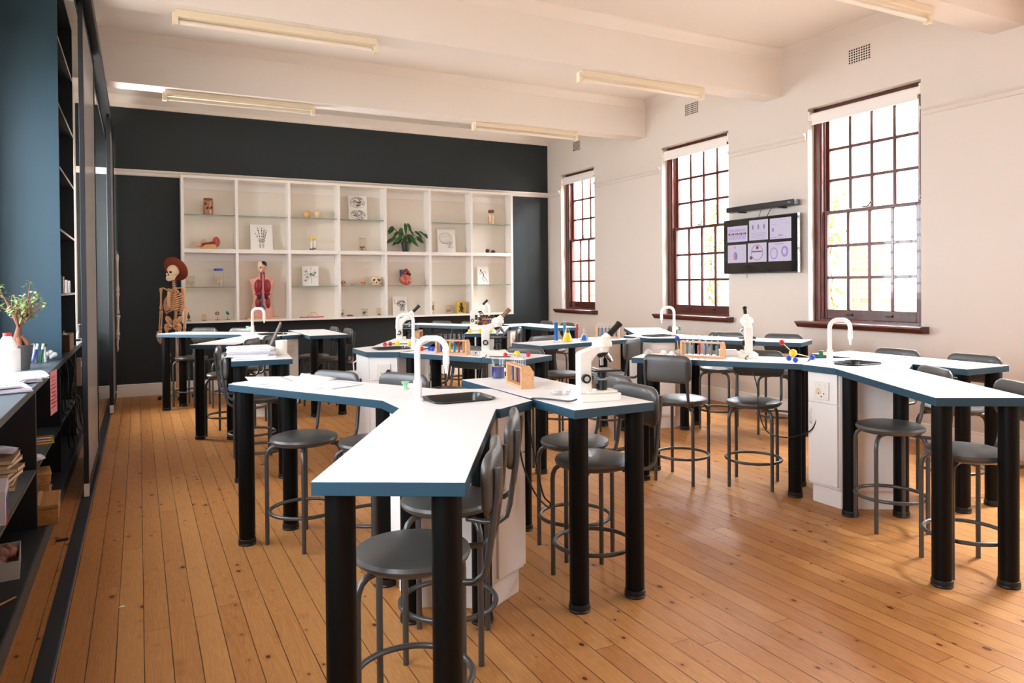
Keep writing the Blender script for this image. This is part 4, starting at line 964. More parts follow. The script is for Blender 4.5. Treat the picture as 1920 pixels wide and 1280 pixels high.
def flask(label, x, y, s, lq, fill=.55):
    t = thing('conical_flask', label, 'flask', (x, y, Z9), 0)
    MB().lathe([(.0001, 0), (.042*s, 0), (.047*s, .006*s), (.045*s, .016*s), (.014*s, .10*s), (.013*s, .135*s), (.017*s, .14*s), (.012*s, .14*s)], n=24).build('glass_wall', 'glass', t)
    rt = .044-.030*(fill*.1/.085)
    MB().lathe([(.0001, .003*s), (.040*s, .004*s), (.0445*s, .009*s), (.043*s, .016*s), (rt*s, (.016+.1*fill*.8)*s), (.0001, (.016+.1*fill*.8)*s)], n=20).build('liquid', lq, t)
cylinder_glass('tall glass cylinder of deep blue liquid, tallest on the flask table', 3.45, 5.83, .020, .25, 'lqblue', .74)
cylinder_glass('tall glass cylinder of teal liquid behind the yellow flask', 3.64, 5.99, .017, .22, 'lqteal', .76)
cylinder_glass('slim glass cylinder filled with red liquid', 3.745, 5.93, .011, .165, 'lqred', .95)
flask('conical flask of yellow liquid', 3.565, 5.82, 1.15, 'lqyel', .75); flask('small conical flask of blue liquid', 3.74, 5.80, .95, 'lqblue', .6)
t = thing('petri_dish_stack', 'clear petri dishes beside the large microscope', 'petri dish', (1.83, 3.06, Z9))
MB().lathe([(.045, 0), (.045, .012), (.043, .012), (.043, .002), (.0001, .002)], n=24).build('dish', 'glass', t); MB().lathe([(.04, .012), (.04, .024), (.038, .024), (.038, .014), (.0001, .014)], (.01, -.01, 0), 24).build('dish', 'glass', t)
t = thing('petri_dish_stack', 'clear petri dishes between central rack and microscope', 'petri dish', (2.30, 5.10, Z9))
MB().lathe([(.042, 0), (.042, .012), (.040, .012), (.040, .002), (.0001, .002)], n=24).build('dish', 'glass', t); MB().sph((0, 0, .018), .006).build('knob', 'blk', t)
# ------------------------------------------------------------------ molecule models
def molecule(label, loc, ang, balls, sticks, stickmat='greyp', R0=.018):
    t = thing('molecule_model', label, 'molecule model', loc, R(ang))
    st = MB()
    for a, b_ in sticks: st.cyl(balls[a][0], balls[b_][0], .0032, n=8)
    if sticks: st.build('connectors', stickmat, t)
    for p, mt, r in balls: MB().sph(p, r or R0, 16, 12).build('ball', mt, t)
    return t
r_ = .019
molecule('molecule model of red and yellow balls beside the central sink', (2.10, 6.20, Z9), -27, [((-.17, -.02, r_), 'red', r_), ((-.13, .03, r_), 'red', r_), ((-.06, 0, .022), 'yellow', .022), ((.05, 0, .022), 'yellow', .022), ((.13, -.02, r_), 'red', r_)], [(0, 2), (1, 2), (2, 3), (3, 4)], 'blk')
molecule('small molecule of one red and two blue balls', (2.12, 5.62, Z9), -27, [((-.065, 0, r_), 'red', r_), ((-.005, .04, r_), 'bluepl', r_), ((.025, -.005, r_), 'bluepl', r_)], [(0, 1), (1, 2)], 'blk')
molecule('molecule of two red balls and one yellow at the table end', (2.49, 4.78, Z9), -27, [((-.085, 0, r_), 'red', .017), ((0, .03, .024), 'yellow', .024), ((.085, 0, r_), 'red', .017)], [(0, 1), (1, 2)], 'greyp')
molecule('open molecule with red, yellow and blue balls beside the right tap', (3.94, 3.50, Z9), -27, [((-.085, .0, .135), 'red', .018), ((-.01, 0, .062), 'yellow', .026), ((-.03, .02, .024), 'bluepl', .018), ((-.005, -.03, .018), 'bluepl', .018), ((.12, .0, .03), 'bluepl', .019)], [(0, 1), (1, 2), (1, 3), (1, 4)], 'palebone')
molecule('molecule of white balls with one blue ball on a stick', (3.43, 4.27, Z9), -27, [((-.10, 0, .027), 'greyp', .027), ((.02, .02, .024), 'white', .024), ((.07, -.03, .022), 'white', .022), ((.125, 0, .027), 'greyp', .027), ((.115, 0, .135), 'bluepl', .018)], [(0, 1), (1, 2), (2, 3), (3, 4)], 'beech', .02)
molecule('molecule of yellow and white balls on the far table', (3.43, 7.42, Z9), -27, [((-.14, 0, .024), 'yellow', .024), ((-.02, -.02, .024), 'yellow', .024), ((.03, .05, .02), 'white', .02), ((.10, .02, .024), 'yellow', .024)], [(0, 1), (1, 3), (1, 2)], 'blk')
tag(MB().box(-.07, .07, -.04, .04, 0, .045).build('small_box', 'white', bevel=.006), 'small white box between rack and microscope', 'box', None, (3.88, 4.07, Z9), R(-40))
# ------------------------------------------------------------------ mug, laptop, papers
t = thing('mug', 'cream mug beside the paper stack', 'mug', (1.0, 5.96, Z9), R(100))
MB().lathe([(.0001, 0), (.036, 0), (.043, .008), (.046, .115), (.042, .115), (.039, .01), (.0001, .008)], n=28).build('cup', 'mug', t); MB().ring((.05, 0, .06), .026, .006, 18, 8, -PI/2, PI/2, 'Y', 1.3).build('handle', 'mug', t)
t = thing('laptop', 'open dark laptop seen edge-on behind the mug', 'laptop', (.87, 6.48, Z9), R(-8))
MB().box(-.10, .12, -.16, .16, 0, .016).build('keyboard_base', 'blk', t, bevel=.003)
MB().extr([(0, -.16), (.24, -.16), (.24, .16), (0, .16)], (.11, 0, .016), (math.sin(R(24)), 0, math.cos(R(24))), (0, 1, 0), (math.cos(R(24)), 0, -math.sin(R(24))), .012).build('lid', 'laptop', t, bevel=.003)
def sheets(name, label, cat, loc, rz, n_, w_, h_, th, jitter=.02, mt='paper', spread=R(6), single=False, group=None):
    rd = random.Random(hash(label) % 999 if False else len(label)); z = 0
    for i in range(n_):
        o = MB().box(-w_/2, w_/2, -h_/2, h_/2, 0, th).build(name, mt, smooth=False)
        tag(o, label, cat, group, (loc[0]+rd.uniform(-jitter, jitter), loc[1]+rd.uniform(-jitter, jitter), loc[2]+z), rz+rd.uniform(-spread, spread)); z += th+.0008
def papersheet(label, loc, rz, curl=.0, w_=.21, h_=.297, mt='paper', group=None, th=.0008):
    v = []; f = []; n_ = 8
    for i in range(n_+1):
        for j in range(n_+1):
            u, q = i/n_, j/n_; z = curl*max(0, u-.45)**2*q*3+.0004*math.sin(5*u)
            v.append((-h_/2+h_*u, -w_/2+w_*q, z))
    for i in range(n_):
        for j in range(n_): a = i*(n_+1)+j; f.append((a, a+n_+1, a+n_+2, a+1))
    o = MB()._add(v, f).build('paper_sheet', mt, solid=th); return tag(o, label, 'paper', group, loc, rz)
papersheet('loose white paper with a raised corner at the table tip', (.66, 4.33, Z9+.004), R(95), .014)
papersheet('loose white paper lying under the curled sheet', (.62, 4.26, Z9+.0015), R(118), .0)
papersheet('loose white paper lying toward the near table edge', (.80, 4.02, Z9+.001), R(128), .02)
papersheet('loose white paper crossing the middle of the table', (.93, 3.99, Z9+.003), R(112), .02)
papersheet('loose white paper furthest along the papers table', (.86, 4.17, Z9+.0045), R(60), .03)
LBL = ['bottom bundle of the paper stack beside the mug', 'second bundle of papers in the stack beside the mug', 'third bundle of papers in the stack beside the mug', 'fourth bundle of papers in the stack beside the mug', 'top bundle of the paper stack beside the mug']
z = Z9+.0003
for i, (dx, dy, rr, th) in enumerate(((.02, -.02, 3, .016), (-.015, .0, -6, .014), (.02, .02, 4, .016), (-.01, -.01, -2, .014), (.01, .03, 6, .018))):
    b = MB()
    for s_ in range(4): b.obox((random.uniform(-.012, .012), random.uniform(-.008, .008), th*(s_+.5)/4), (.30, .30, th/4*.96), random.uniform(-.04, .04))
    tag(b.build('paper_bundle', 'paper', smooth=False), LBL[i], 'papers', 'paper bundles stacked beside the mug', (.745+dx, 5.865+dy, z), R(-4+rr)); z += th+.0005

# ------------------------------------------------------------------ cables
def cable(label, pts, r=.004, mt='blk', plug=None):
    P = [Vector(p) for p in pts]; out = []
    for i in range(len(P)-1):
        p0 = P[max(i-1, 0)]; p1 = P[i]; p2 = P[i+1]; p3 = P[min(i+2, len(P)-1)]
        for k_ in range(6):
            s_ = k_/6; out.append(.5*((2*p1)+(-p0+p2)*s_+(2*p0-5*p1+4*p2-p3)*s_*s_+(-p0+3*p1-3*p2+p3)*s_**3))
    out.append(P[-1]); o = MB().tube(out, r, 8).build('power_cable', mt); return tag(o, label, 'cable')
cable('black cable from the large microscope over the table edge to the sink cabinet', [(1.765, 2.80, .918), (1.74, 2.83, .906), (1.70, 2.93, .9045), (1.66, 2.98, .9045), (1.628, 3.00, .895), (1.60, 2.965, .82), (1.60, 2.93, .72), (1.61, 2.90, .60), (1.63, 2.88, .48), (1.66, 2.87, .44), (1.64, 2.86, .43), (1.58, 2.87, .50), (1.53, 2.88, .62), (1.515, 2.89, .71)])
cable('black cable from the capped microscope down toward the nearest sink', [(2.315, 4.94, .918), (2.27, 4.87, .9045), (2.225, 4.83, .90), (2.17, 4.76, .80), (2.10, 4.66, .68), (2.02, 4.52, .60), (1.98, 4.40, .50)], .0035)
cable('thin black cable lying beside the capped microscope', [(2.33, 4.915, .9045), (2.37, 4.86, .9045), (2.43, 4.82, .9045), (2.45, 4.81, .905)], .003)
cable('black cable hanging from the microscope below the wall screen to the socket', [(3.875, 3.85, .92), (3.80, 3.81, .9045), (3.795, 3.765, .88), (3.80, 3.70, .72), (3.79, 3.68, .58), (3.80, 3.62, .43), (3.84, 3.50, .40), (3.88, 3.38, .44), (3.90, 3.31, .50), (3.915, 3.275, .64), (3.925, 3.265, .725)])
for lb, loc, mt, rz in (('cream plug in the socket of the right sink cabinet', (3.913, 3.268, .735), 'palebone', 0), ('black three-pin plug in the central sink cabinet', (1.80, 5.715, .735), 'blk', 60)):
    t = thing('mains_plug', lb, 'plug', loc, R(rz)); MB().extr([(-.02, -.018), (.02, -.018), (.023, .0), (.01, .024), (-.01, .024), (-.023, .0)], (0, 0, 0), (0, 1, 0), (0, 0, 1), (-1, 0, 0), .022).build('body', mt, t, bevel=.004); MB().cyl((-.011, 0, -.02), (-.011, 0, -.045), .004, n=8).build('cable_boot', mt, t)
t = thing('wall_socket', 'small taupe socket box low on the blue wall', 'socket', (2.83, YB, .33)); MB().box(-.04, .04, -.03, 0, -.05, .05).build('plate', 'wallsock', t, bevel=.004); MB().box(-.01, .01, -.033, -.03, .015, .03).build('switch', 'socket', t)

# ------------------------------------------------------------------ standing skeleton with hat
def bonechain(mb, pts, r, kn, n_=8):
    for i in range(len(pts)-1):
        a, b_ = Vector(pts[i]), Vector(pts[i+1]); d = (b_-a)
        mb.tube([a, a+d*.08, a+d*.2, a+d*.5, a+d*.8, a+d*.92, b_], [kn*.7, kn, r*1.15, r, r*1.15, kn, kn*.7], n_)
t = thing('skeleton_model', 'full size human skeleton model on a wheeled stand', 'skeleton', (.385, 10.30, 0), R(-38))
# local frame: x = skeleton's left/right, -y = facing
sb = MB().cyl((0, .06, .05), (0, .06, 1.42), .009, n=10).cyl((0, .06, .04), (0, .06, .09), .03, n=12)
for q in range(4):
    a = R(45+90*q); sb.tube([(0, .06, .06), (.2*math.cos(a), .06+.2*math.sin(a), .055)], .013, 8)
so = sb.build('stand', 'greyp', t)
for q in range(4):
    a = R(45+90*q); MB().cyl((.2*math.cos(a)-.01, .06+.2*math.sin(a), .025), (.2*math.cos(a)+.01, .06+.2*math.sin(a), .025), .025, n=14).build('caster_wheel', 'cap', so)
sk = MB().sph((0, .02, 1.655), (.068, .088, .078), 20, 14).sph((0, -.035, 1.60), (.052, .045, .055), 14, 10)
sk.tube([(-.052, .0, 1.595), (-.045, -.045, 1.545), (0, -.075, 1.535), (.045, -.045, 1.545), (.052, 0, 1.595)], [.012, .014, .018, .014, .012], 8).tube([(-.062, .0, 1.62), (-.062, -.035, 1.615), (-.04, -.06, 1.61)], .007, 6).tube([(.062, .0, 1.62), (.062, -.035, 1.615), (.04, -.06, 1.61)], .007, 6).box(-.028, .028, -.088, -.06, 1.555, 1.580)
sk.build('skull', 'palebone', t)
MB().sph((-.026, -.070, 1.635), (.016, .014, .015), 10, 8).sph((.026, -.070, 1.635), (.016, .014, .015), 10, 8).sph((0, -.078, 1.603), (.009, .01, .014), 8, 6).sph((-.058, .0, 1.60), (.008, .012, .012), 8, 6).build('eye_sockets', 'darkbrown', t)
sp_ = MB()
for i in range(24):
    z = 1.01+i*.0225; y = .045+.02*math.sin((z-1.0)*9); sp_.lathe([(.017, 0), (.014, .008), (.017, .016)], (0, y, z), 10).box(-.028, .028, y, y+.012, z+.004, z+.011)
sp_.build('spine', 'bone', t)
rb = MB()
for i in range(11):
    z = 1.415-i*.026; w_ = [.055, .085, .105, .118, .125, .13, .132, .13, .125, .12, .11][i]; dd = [.06, .08, .095, .105, .11, .11, .108, .10, .09, .07, .05][i]
    for s_ in (-1, 1):
        full = i < 8; pts = []
        for k_ in range(9 if full else 6):
            a = R(90-k_*24.5); pts.append((s_*w_*math.cos(a), .03+(dd*.75)*math.sin(a)-.01*(k_ > 4), z-.012*k_+(.012*(k_-6) if k_ > 6 else 0)))
        if full: pts.append((s_*.015, -.075, z-.06 if i < 6 else 1.20))
        rb.tube(pts, .0075, 6)
rb.box(-.014, .014, -.085, -.070, 1.20, 1.39)
for s_ in (-1, 1): rb.tube([(s_*.02, -.07, 1.405), (s_*.08, -.05, 1.43), (s_*.145, .0, 1.435)], .008, 6); rb.extr([(.07, 1.42), (.135, 1.43), (.115, 1.37), (.09, 1.32), (.075, 1.36)], (0, .085, 0), (s_, 0, 0), (0, 0, 1), (0, 1, 0), .008)
rb.build('rib_cage', 'bone', t)
pv = MB()
for s_ in (-1, 1):
    pv.sph((s_*.075, .02, 1.02), (.020, .055, .062), 14, 10, rot=Matrix.Rotation(s_*R(28), 3, 'Y') @ Matrix.Rotation(R(-15), 3, 'X')).ring((s_*.05, -.01, .935), .032, .012, 16, 7, ax='Y').sph((s_*.09, .0, .955), (.026, .026, .026))
pv.sph((0, .05, .985), (.04, .02, .055)).tube([(-.03, -.035, .945), (.03, -.035, .945)], .012, 8)
pv.build('pelvis', 'bone', t)
for s_ in (-1, 1):
    a = MB(); sx = s_*.165
    bonechain(a, [(sx, .0, 1.435), (sx+s_*.012, .01, 1.155)], .0115, .021)
    bonechain(a, [(sx+s_*.020, .01, 1.145), (sx+s_*.022, -.015, .905)], .0075, .012); bonechain(a, [(sx+s_*.0, .02, 1.145), (sx-s_*.004, -.01, .905)], .0075, .012)
    a.sph((sx+s_*.008, -.015, .885), (.024, .014, .018), 10, 8)
    for q, (ox, L) in enumerate(((-.022, .13), (-.008, .155), (.006, .165), (.020, .15), (-.036, .085))):
        x0 = sx+s_*.008+ox; a.tube([(x0*1.0, -.018, .875), (x0+ox*.25, -.025, .875-L*.45), (x0+ox*.3, -.03, .875-L*.7), (x0+ox*.2, -.022, .875-L)], [.007, .0055, .006, .0035], 6)
    a.build('arm_bones', 'bone', t)
    l = MB(); lx = s_*.075
    bonechain(l, [(s_*.095, .0, .955), (s_*.068, -.005, .54)], .0145, .031, 10); bonechain(l, [(s_*.068, -.005, .525), (s_*.058, .01, .145)], .0125, .026, 10); bonechain(l, [(s_*.092, .01, .50), (s_*.082, .015, .15)], .006, .010, 6)
    l.sph((s_*.068, -.035, .535), (.020, .012, .022), 10, 8).sph((s_*.06, .035, .13), (.022, .035, .02), 10, 8)
    for q in range(5): l.tube([(s_*(.045+.01*q), .0, .145), (s_*(.04+.013*q), -.06, .125), (s_*(.038+.015*q), -.12+.008*q, .105)], [.012, .008, .005], 6)
    l.build('leg_bones', 'bone', t)
th = thing('felt_hat', 'wide-brimmed rust brown hat worn by the skeleton', 'hat', (.412, 10.335, 1.668), R(-38)); th.rotation_euler = (R(-62), R(6), R(-38))
MB().lathe([(.082, 0), (.145, .012), (.168, .028), (.170, .033), (.145, .020), (.090, .010), (.086, .075), (.070, .095), (.0001, .098)], n=36).build('brim_and_crown', 'hat', th)
# hanging arm bones at the far sliding door
t = thing('hanging_arm_model', 'pale plastic arm bones hanging by the far sliding door', 'anatomical model', (-.245, 10.78, 0), R(-70))
a = MB(); bonechain(a, [(0, 0, 1.88), (.005, .0, 1.38), (.0, 0, 1.10)], .013, .022); bonechain(a, [(.015, 0, 1.09), (.02, -.01, .82)], .013, .026); bonechain(a, [(-.012, 0, 1.08), (-.008, -.01, .82)], .011, .018); a.sph((.008, -.01, .79), (.03, .02, .035))
for q, (ox, L) in enumerate(((-.026, .13), (-.009, .16), (.009, .165), (.026, .14), (-.042, .08))): a.tube([(ox, -.01, .78), (ox*1.2, -.02, .78-L*.5), (ox*1.2, -.01, .78-L)], [.010, .009, .006], 6)
a.build('arm_bones', 'whitebone', t); MB().ring((0, 0, 1.90), .012, .003, 12, 5, ax='X').build('hook', 'chrome', t)

# ------------------------------------------------------------------ left side: counter, bookcase, blue panel, sliding doors
XC = -.52
t = thing('storage_counter', 'long dark storage counter with open shelves along the left wall', 'counter', (0, 0, 0))
MB().box(XL+.003, XC, 1.2, 8.118, .868, .9).box(-.697, XC, 8.118, 10.835, .868, .9).build('countertop', 'slate', t, bevel=.002)
MB().box(XC, XC+.004, 1.2, 10.835, .866, .901).build('counter_edge', 'slateedge', t)
for y in (1.22, 2.0, 3.42, 4.86, 6.29, 7.76): MB().m(0).box(XL+.003, XC-.006, y-.009, y+.009, .09, .868).m(1).box(XC-.006, XC-.003, y-.009, y+.009, .09, .868).build('divider', ['black', 'slateedge'], t, smooth=False)
MB().box(-.697, XC-.006, 9.2, 9.22, .09, .868).build('divider', 'black', t)
for a, b_ in ((1.23, 1.99), (2.01, 3.41), (3.43, 4.85), (4.87, 6.28), (6.30, 7.75)): MB().m(0).box(XL+.003, XC-.01, a, b_, .405, .425).m(1).box(XC-.01, XC-.006, a, b_, .405, .425).build('shelf', ['slate', 'slateedge'], t, smooth=False)
MB().m(0).box(XL+.003, -.483, 1.2, 8.118, 0, .09).box(-.697, -.483, 8.118, 10.835, 0, .09).m(1).box(-.483, -.475, 1.2, 10.835, 0, .09).build('plinth', ['black', 'slateedge'], t, smooth=False)
t = thing('blue_bookcase', 'tall black bookcase with a blue end panel standing on the counter', 'bookcase', (0, 0, 0))
MB().box(XL+.003, -.535, 6.55, 6.572, .9005, 3.90).build('end_panel', 'bluep', t, smooth=False)
MB().box(-.535, -.5325, 6.55, 6.572, .9005, 3.90).build('panel_edge', 'slateedge', t, smooth=False)
MB().box(XL+.003, -.54, 8.07, 8.09, .9005, 3.90).build('far_panel', 'black', t, smooth=False)
MB().box(XL+.003, XL+.015, 6.572, 8.07, .9005, 3.90).build('back_panel', 'black', t, smooth=False)
MB().box(XL+.015, -.54, 6.572, 8.07, 3.88, 3.90).build('top_board', 'black', t, smooth=False)
for z in (1.39, 1.90, 2.39, 2.88, 3.41): MB().m(0).box(XL+.015, -.544, 6.572, 8.07, z-.009, z+.009).m(1).box(-.544, -.54, 6.572, 8.07, z-.009, z+.009).build('shelf', ['black', 'trim'], t, smooth=False)
def door(label, x0, x1, y0, y1):
    t = thing('sliding_door', label, 'sliding door', (0, 0, 0)); z1 = 3.40
    MB().box(x0, x1, y0, y0+.05, .10, z1).box(x0, x1, y1-.05, y1, .10, z1).box(x0, x1, y0+.05, y1-.05, z1-.06, z1).box(x0, x1, y0+.05, y1-.05, .03, .08).build('frame', 'black', t, bevel=.002)
    MB().box((x0+x1)/2-.003, (x0+x1)/2+.009, y0+.05, y1-.05, .08, z1-.06).build('panel', 'board', t, smooth=False)
    MB().box(x0, x1, y0, y0+.045, .012, .10).build('end_block', 'trim', t)
    MB().box(x0+.004, x1-.004, y0+.05, y0+.10, z1, z1+.03).build('hanger', 'bronze', t)
door('sliding glass board door, nearest one on the left track', -.350, -.320, 5.76, 7.25)
door('sliding glass board door at the far end of the track', -.311, -.270, 9.47, 10.80)
t = thing('door_track', 'black overhead rail of the sliding doors', 'rail', (0, 0, 0)); MB().box(-.365, -.262, .9, 10.84, 3.43, 3.464).box(-.365, -.355, .9, 10.84, 3.37, 3.43).box(-.272, -.262, .9, 10.84, 3.37, 3.43).build('rail', 'black', t)
t = thing('floor_track', 'dark metal floor track of the sliding doors', 'rail', (0, 0, 0)); MB().box(-.367, -.306, .9, 10.83, .0, .006).build('channel', 'black', t); MB().box(-.306, -.300, .9, 10.83, .0, .008).build('channel_lip', 'orgblue', t)

# things on the counter
t = thing('milk_jug', 'white plastic jug with red cap on the counter', 'jug', (-.735, 5.48, .9003), R(-30))
MB().prism(rrect(0, 0, .115, .115, .03), 0, .165).build('body', 'white', t, bevel=.008)
MB().lathe([(.056, .16), (.052, .19), (.035, .225), (.022, .245), (.0001, .245)], n=20).build('shoulder', 'white', t); MB().cyl((0, 0, .245), (0, 0, .265), .023, n=20).build('cap', 'red', t)
MB().tube([(.0, -.05, .16), (.0, -.085, .17), (.0, -.085, .06), (.0, -.055, .04)], .012, 8).build('handle', 'white', t)
t = thing('bonsai_tree', 'ficus bonsai with swollen roots in a grey pot on the counter', 'plant', (-.715, 5.82, .9003))
MB().lathe([(.0001, 0), (.058, 0), (.082, .165), (.076, .165), (.07, .14), (.0001, .14)], n=28).build('pot', 'greypot', t)
random.seed(5); b = MB(); b.tube([(0, 0, .14), (-.01, 0, .19), (-.005, 0, .25), (.0, .0, .29)], [.04, .032, .018, .013], 10).tube([(.01, 0, .22), (.045, -.02, .18), (.06, -.03, .14)], [.016, .016, .01], 8).tube([(-.01, .02, .21), (-.05, .02, .17), (-.06, .03, .14)], [.016, .014, .01], 8).tube([(.0, -.02, .21), (.01, -.05, .17), (.02, -.06, .14)], [.016, .014, .01], 8)
tips = []
for q in range(9):
    a = random.uniform(0, 2*PI); e = random.uniform(.6, 1.25); L = random.uniform(.16, .34); d = Vector((math.cos(a)*math.cos(e), math.sin(a)*math.cos(e), math.sin(e))); m1 = Vector((0, 0, .28))+d*L*.5+Vector((random.uniform(-.02, .02), 0, 0)); m2 = Vector((0, 0, .28))+d*L
    b.tube([(0, 0, .28), tuple(m1), tuple(m2)], [.008, .006, .003], 6); tips += [m1, m2]
    for w_ in range(2):
        e2 = m1+Vector((random.uniform(-.07, .07), random.uniform(-.07, .07), random.uniform(.02, .1))); b.tube([tuple(m1), tuple(e2)], .003, 5); tips.append(e2)
b.build('trunk', 'bark', t); f_ = MB()
for p in tips:
    for w_ in range(7): f_.leaf(p+Vector((random.uniform(-.02, .02), random.uniform(-.02, .02), random.uniform(-.02, .02))), (random.uniform(-1, 1), random.uniform(-1, 1), random.uniform(-.4, .8)), (0, 0, 1), random.uniform(.03, .05), .009, .2, .3, 3)
f_.build('foliage', 'leaf2', t)
for i, (x, y, r_, lb) in enumerate(((-.675, 6.27, .030, 'clear cup of markers nearer the plant pot'), (-.615, 6.25, .028, 'clear cup of markers nearer the counter edge'))):
    t = thing('pen_cup', lb, 'cup', (x, y, .9003)); MB().lathe([(r_*.8, 0), (r_, .095), (r_*.96, .095), (r_*.76, .003), (.0001, .003)], n=20).build('cup', 'glass', t)
k_ = 0
for (x, y, dx, dy, mt, cap, lb) in ((-.68, 6.27, -.01, 0, 'white', 'white', 'white capped marker leaning left in the first cup'), (-.672, 6.262, .03, 0, 'bluepl', 'white', 'blue marker with white cap in the first cup'), (-.62, 6.255, .03, .0, 'white', 'green', 'white marker with green cap in the second cup'), (-.612, 6.245, -.005, 0, 'white', 'white', 'short white marker in the second cup'), (-.63, 6.245, .02, -.01, 'green', 'white', 'green marker in the second cup')):
    t = thing('marker_pen', lb, 'marker', (x-dx*.5, y, .906)); MB().cyl((0, 0, 0), (dx*.75, dy*.75, .095), .008, n=12).build('barrel', mt, t); MB().cyl((dx*.75, dy*.75, .095), (dx, dy, .135 if k_ != 3 else .11), .0092, n=12).build('cap', cap, t); k_ += 1
b = MB()
for q in range(14): b.sph((random.uniform(-.035, .035), random.uniform(-.03, .03), .03+random.uniform(-.008, .03)), (random.uniform(.012, .025),)*3, 7, 5)
tag(b.build('crumpled_tissue', 'white', smooth=False), 'crumpled white tissue behind the marker cups', 'tissue', None, (-.60, 6.42, .9003)); 
b = MB()
for q in range(10): b.sph((random.uniform(-.03, .03), random.uniform(-.02, .02), .03+random.uniform(-.008, .025)), (random.uniform(.012, .022),)*3, 7, 5)
tag(b.build('crumpled_tissue', 'white', smooth=False), 'crumpled white tissue between plant pot and first cup', 'tissue', None, (-.71, 6.36, .9003))
PP = [(-.62, 5.30, .0, 8, 'paper', 'white paper sheets on the counter, furthest of the pile'), (-.66, 5.05, .006, 20, 'paper2', 'lilac-grey paper bundle in the middle of the counter pile'), (-.70, 4.80, .003, -8, 'paper2', 'lilac-grey paper bundle nearer the camera on the counter'), (-.64, 4.62, .0, 14, 'paper2', 'paper bundle by the counter front edge'), (-.70, 4.62, .028, 25, 'paper', 'white booklet on top of the counter papers')]
for x, y, dz, rr, mt, lb in PP:
    b = MB()
    for s_ in range(4): b.obox((random.uniform(-.01, .01), random.uniform(-.012, .012), .003+s_*.0055), (.21, .29, .005), random.uniform(-.06, .06))
    tag(b.build('paper_bundle', mt, smooth=False), lb, 'papers', None, (x, y, .9005+dz), R(rr))
t = tag(MB().obox((0, 0, -.14), (.001, .21, .28)).build('hanging_notice', 'pinkp', smooth=False), 'pink printed notice hanging over the counter front', 'notice', None, (-.505, 5.62, .90), R(-5))
b = MB()
for q in range(9): b.box(.0006, .0012, -.08, .07-(q % 3)*.01, -.045-q*.024, -.036-q*.024)
b.build('printed_lines', 'red', t, smooth=False)
tag(MB().box(-.06, .06, -.22, .22, 0, .14).build('cardboard_box', 'card', bevel=.004), 'brown cardboard box on the counter inside the bookcase', 'box', None, (-.590, 7.46, .9005)); tag(MB().lathe([(.02, 0), (.02, .01), (.004, .012), (.003, .035)], n=10).build('clip', 'white'), 'small white clip on the cardboard box', 'clip', None, (-.58, 7.35, 1.041))
for i, (y, r_, h_) in enumerate(((7.08, .026, .15), (7.25, .030, .14), (7.48, .038, .115), (7.78, .038, .11))):
    t = thing('metal_tin', ['tall slim metal tin nearest the blue panel', 'second metal tin on the bookcase shelf', 'wide metal tin on the bookcase shelf', 'last metal tin on the bookcase shelf'][i], 'tin', (-.592, y, 1.3995), 0, 'metal tins on the bookcase shelf')
    MB().lathe([(.0001, 0), (r_, 0), (r_, h_), (r_*.95, h_), (r_*.93, .01), (.0001, .01)], n=24).build('can', 'steel', t)
t = thing('webcam', 'black gadget with a looped cable on the counter behind the bookcase', 'gadget', (-.565, 9.05, .9005)); MB().lathe([(.06, 0), (.05, .02), (.03, .07), (.028, .15), (.0001, .16)], n=16).build('body', 'blk', t); MB().ring((.04, -.1, .10), .07, .005, 20, 6, ax='X').build('cable', 'blk', t)
tag(MB().box(-.05, .05, -.08, .08, 0, .02).build('black_case', 'blk', bevel=.003), 'flat black case near the counter edge behind the bookcase', 'case', None, (-.585, 8.7, .9005))
# in the open shelves
for i in range(7):
    lb = ['bottom notebook', 'second notebook', 'third notebook', 'fourth notebook', 'fifth notebook', 'sixth notebook', 'top notebook'][i]+' of the worn stack on the counter shelf'
    tag(MB().m(0).box(-.10, .10, -.13, .13, .002, .020).m(1).box(-.103, .103, -.133, .133, 0, .002).box(-.103, .103, -.133, .133, .020, .022).build('notebook', ['palebone', 'card'], smooth=False), lb, 'notebook', 'notebooks stacked on the counter shelf', (-.680+random.uniform(-.012, .012), 4.50+random.uniform(-.02, .02), .4255+i*.0225), R(random.uniform(-9, 9)))
def fan(label, loc, rz, n_=7):
    b_ = MB()
    for q in range(n_):
        a = R(-18+q*6); v = []; 
        for k_ in range(6):
            u = k_/5; zz = .004*q+.05*math.sin(PI*u*.7)*(1-u*.5)
            for s_ in (-.07, .07): v.append(((u*.18-.08)*math.cos(a)-s_*math.sin(a), (u*.18-.08)*math.sin(a)+s_*math.cos(a), zz*.6+.002))
        b_._add(v, [(2*k_, 2*k_+1, 2*k_+3, 2*k_+2) for k_ in range(5)])
    tag(b_.build('paper_fan', 'paper2', solid=.0008), label, 'papers', None, loc, rz)
fan('curling sheets of paper on top of the worn notebooks', (-.685, 4.52, .5855), R(20)); fan('bunch of curling papers on the shelf behind the second divider', (-.62, 5.05, .427), R(-10))
tag(MB().box(-.10, .10, -.14, .14, 0, .006).build('magazine', 'yellow'), 'magazine with coloured lettering on the counter shelf', 'magazine', None, (-.62, 5.75, .4255), R(6)); o = C.objects[-1]
b = MB()
for q in range(5): b.m(q % 4).box(-.085, .085, -.12+q*.05, -.12+q*.05+.03, .006, .0075)
b.build('cover_print', ['red', 'white', 'bluepl', 'paper'], bpy.data.objects['magazine'], smooth=False)
t = thing('picture_box', 'white box with coloured sides at the near end of the shelf', 'box', (-.62, 3.88, .4255), R(5)); MB().box(-.09, .09, -.13, .13, 0, .15).build('carton', 'paper2', t, bevel=.003); MB().box(.0905, .0915, -.10, .10, .02, .11).build('side_print', 'orgblue', t); MB().box(.0905, .092, -.12, .12, .0, .018).build('red_band', 'red', t)
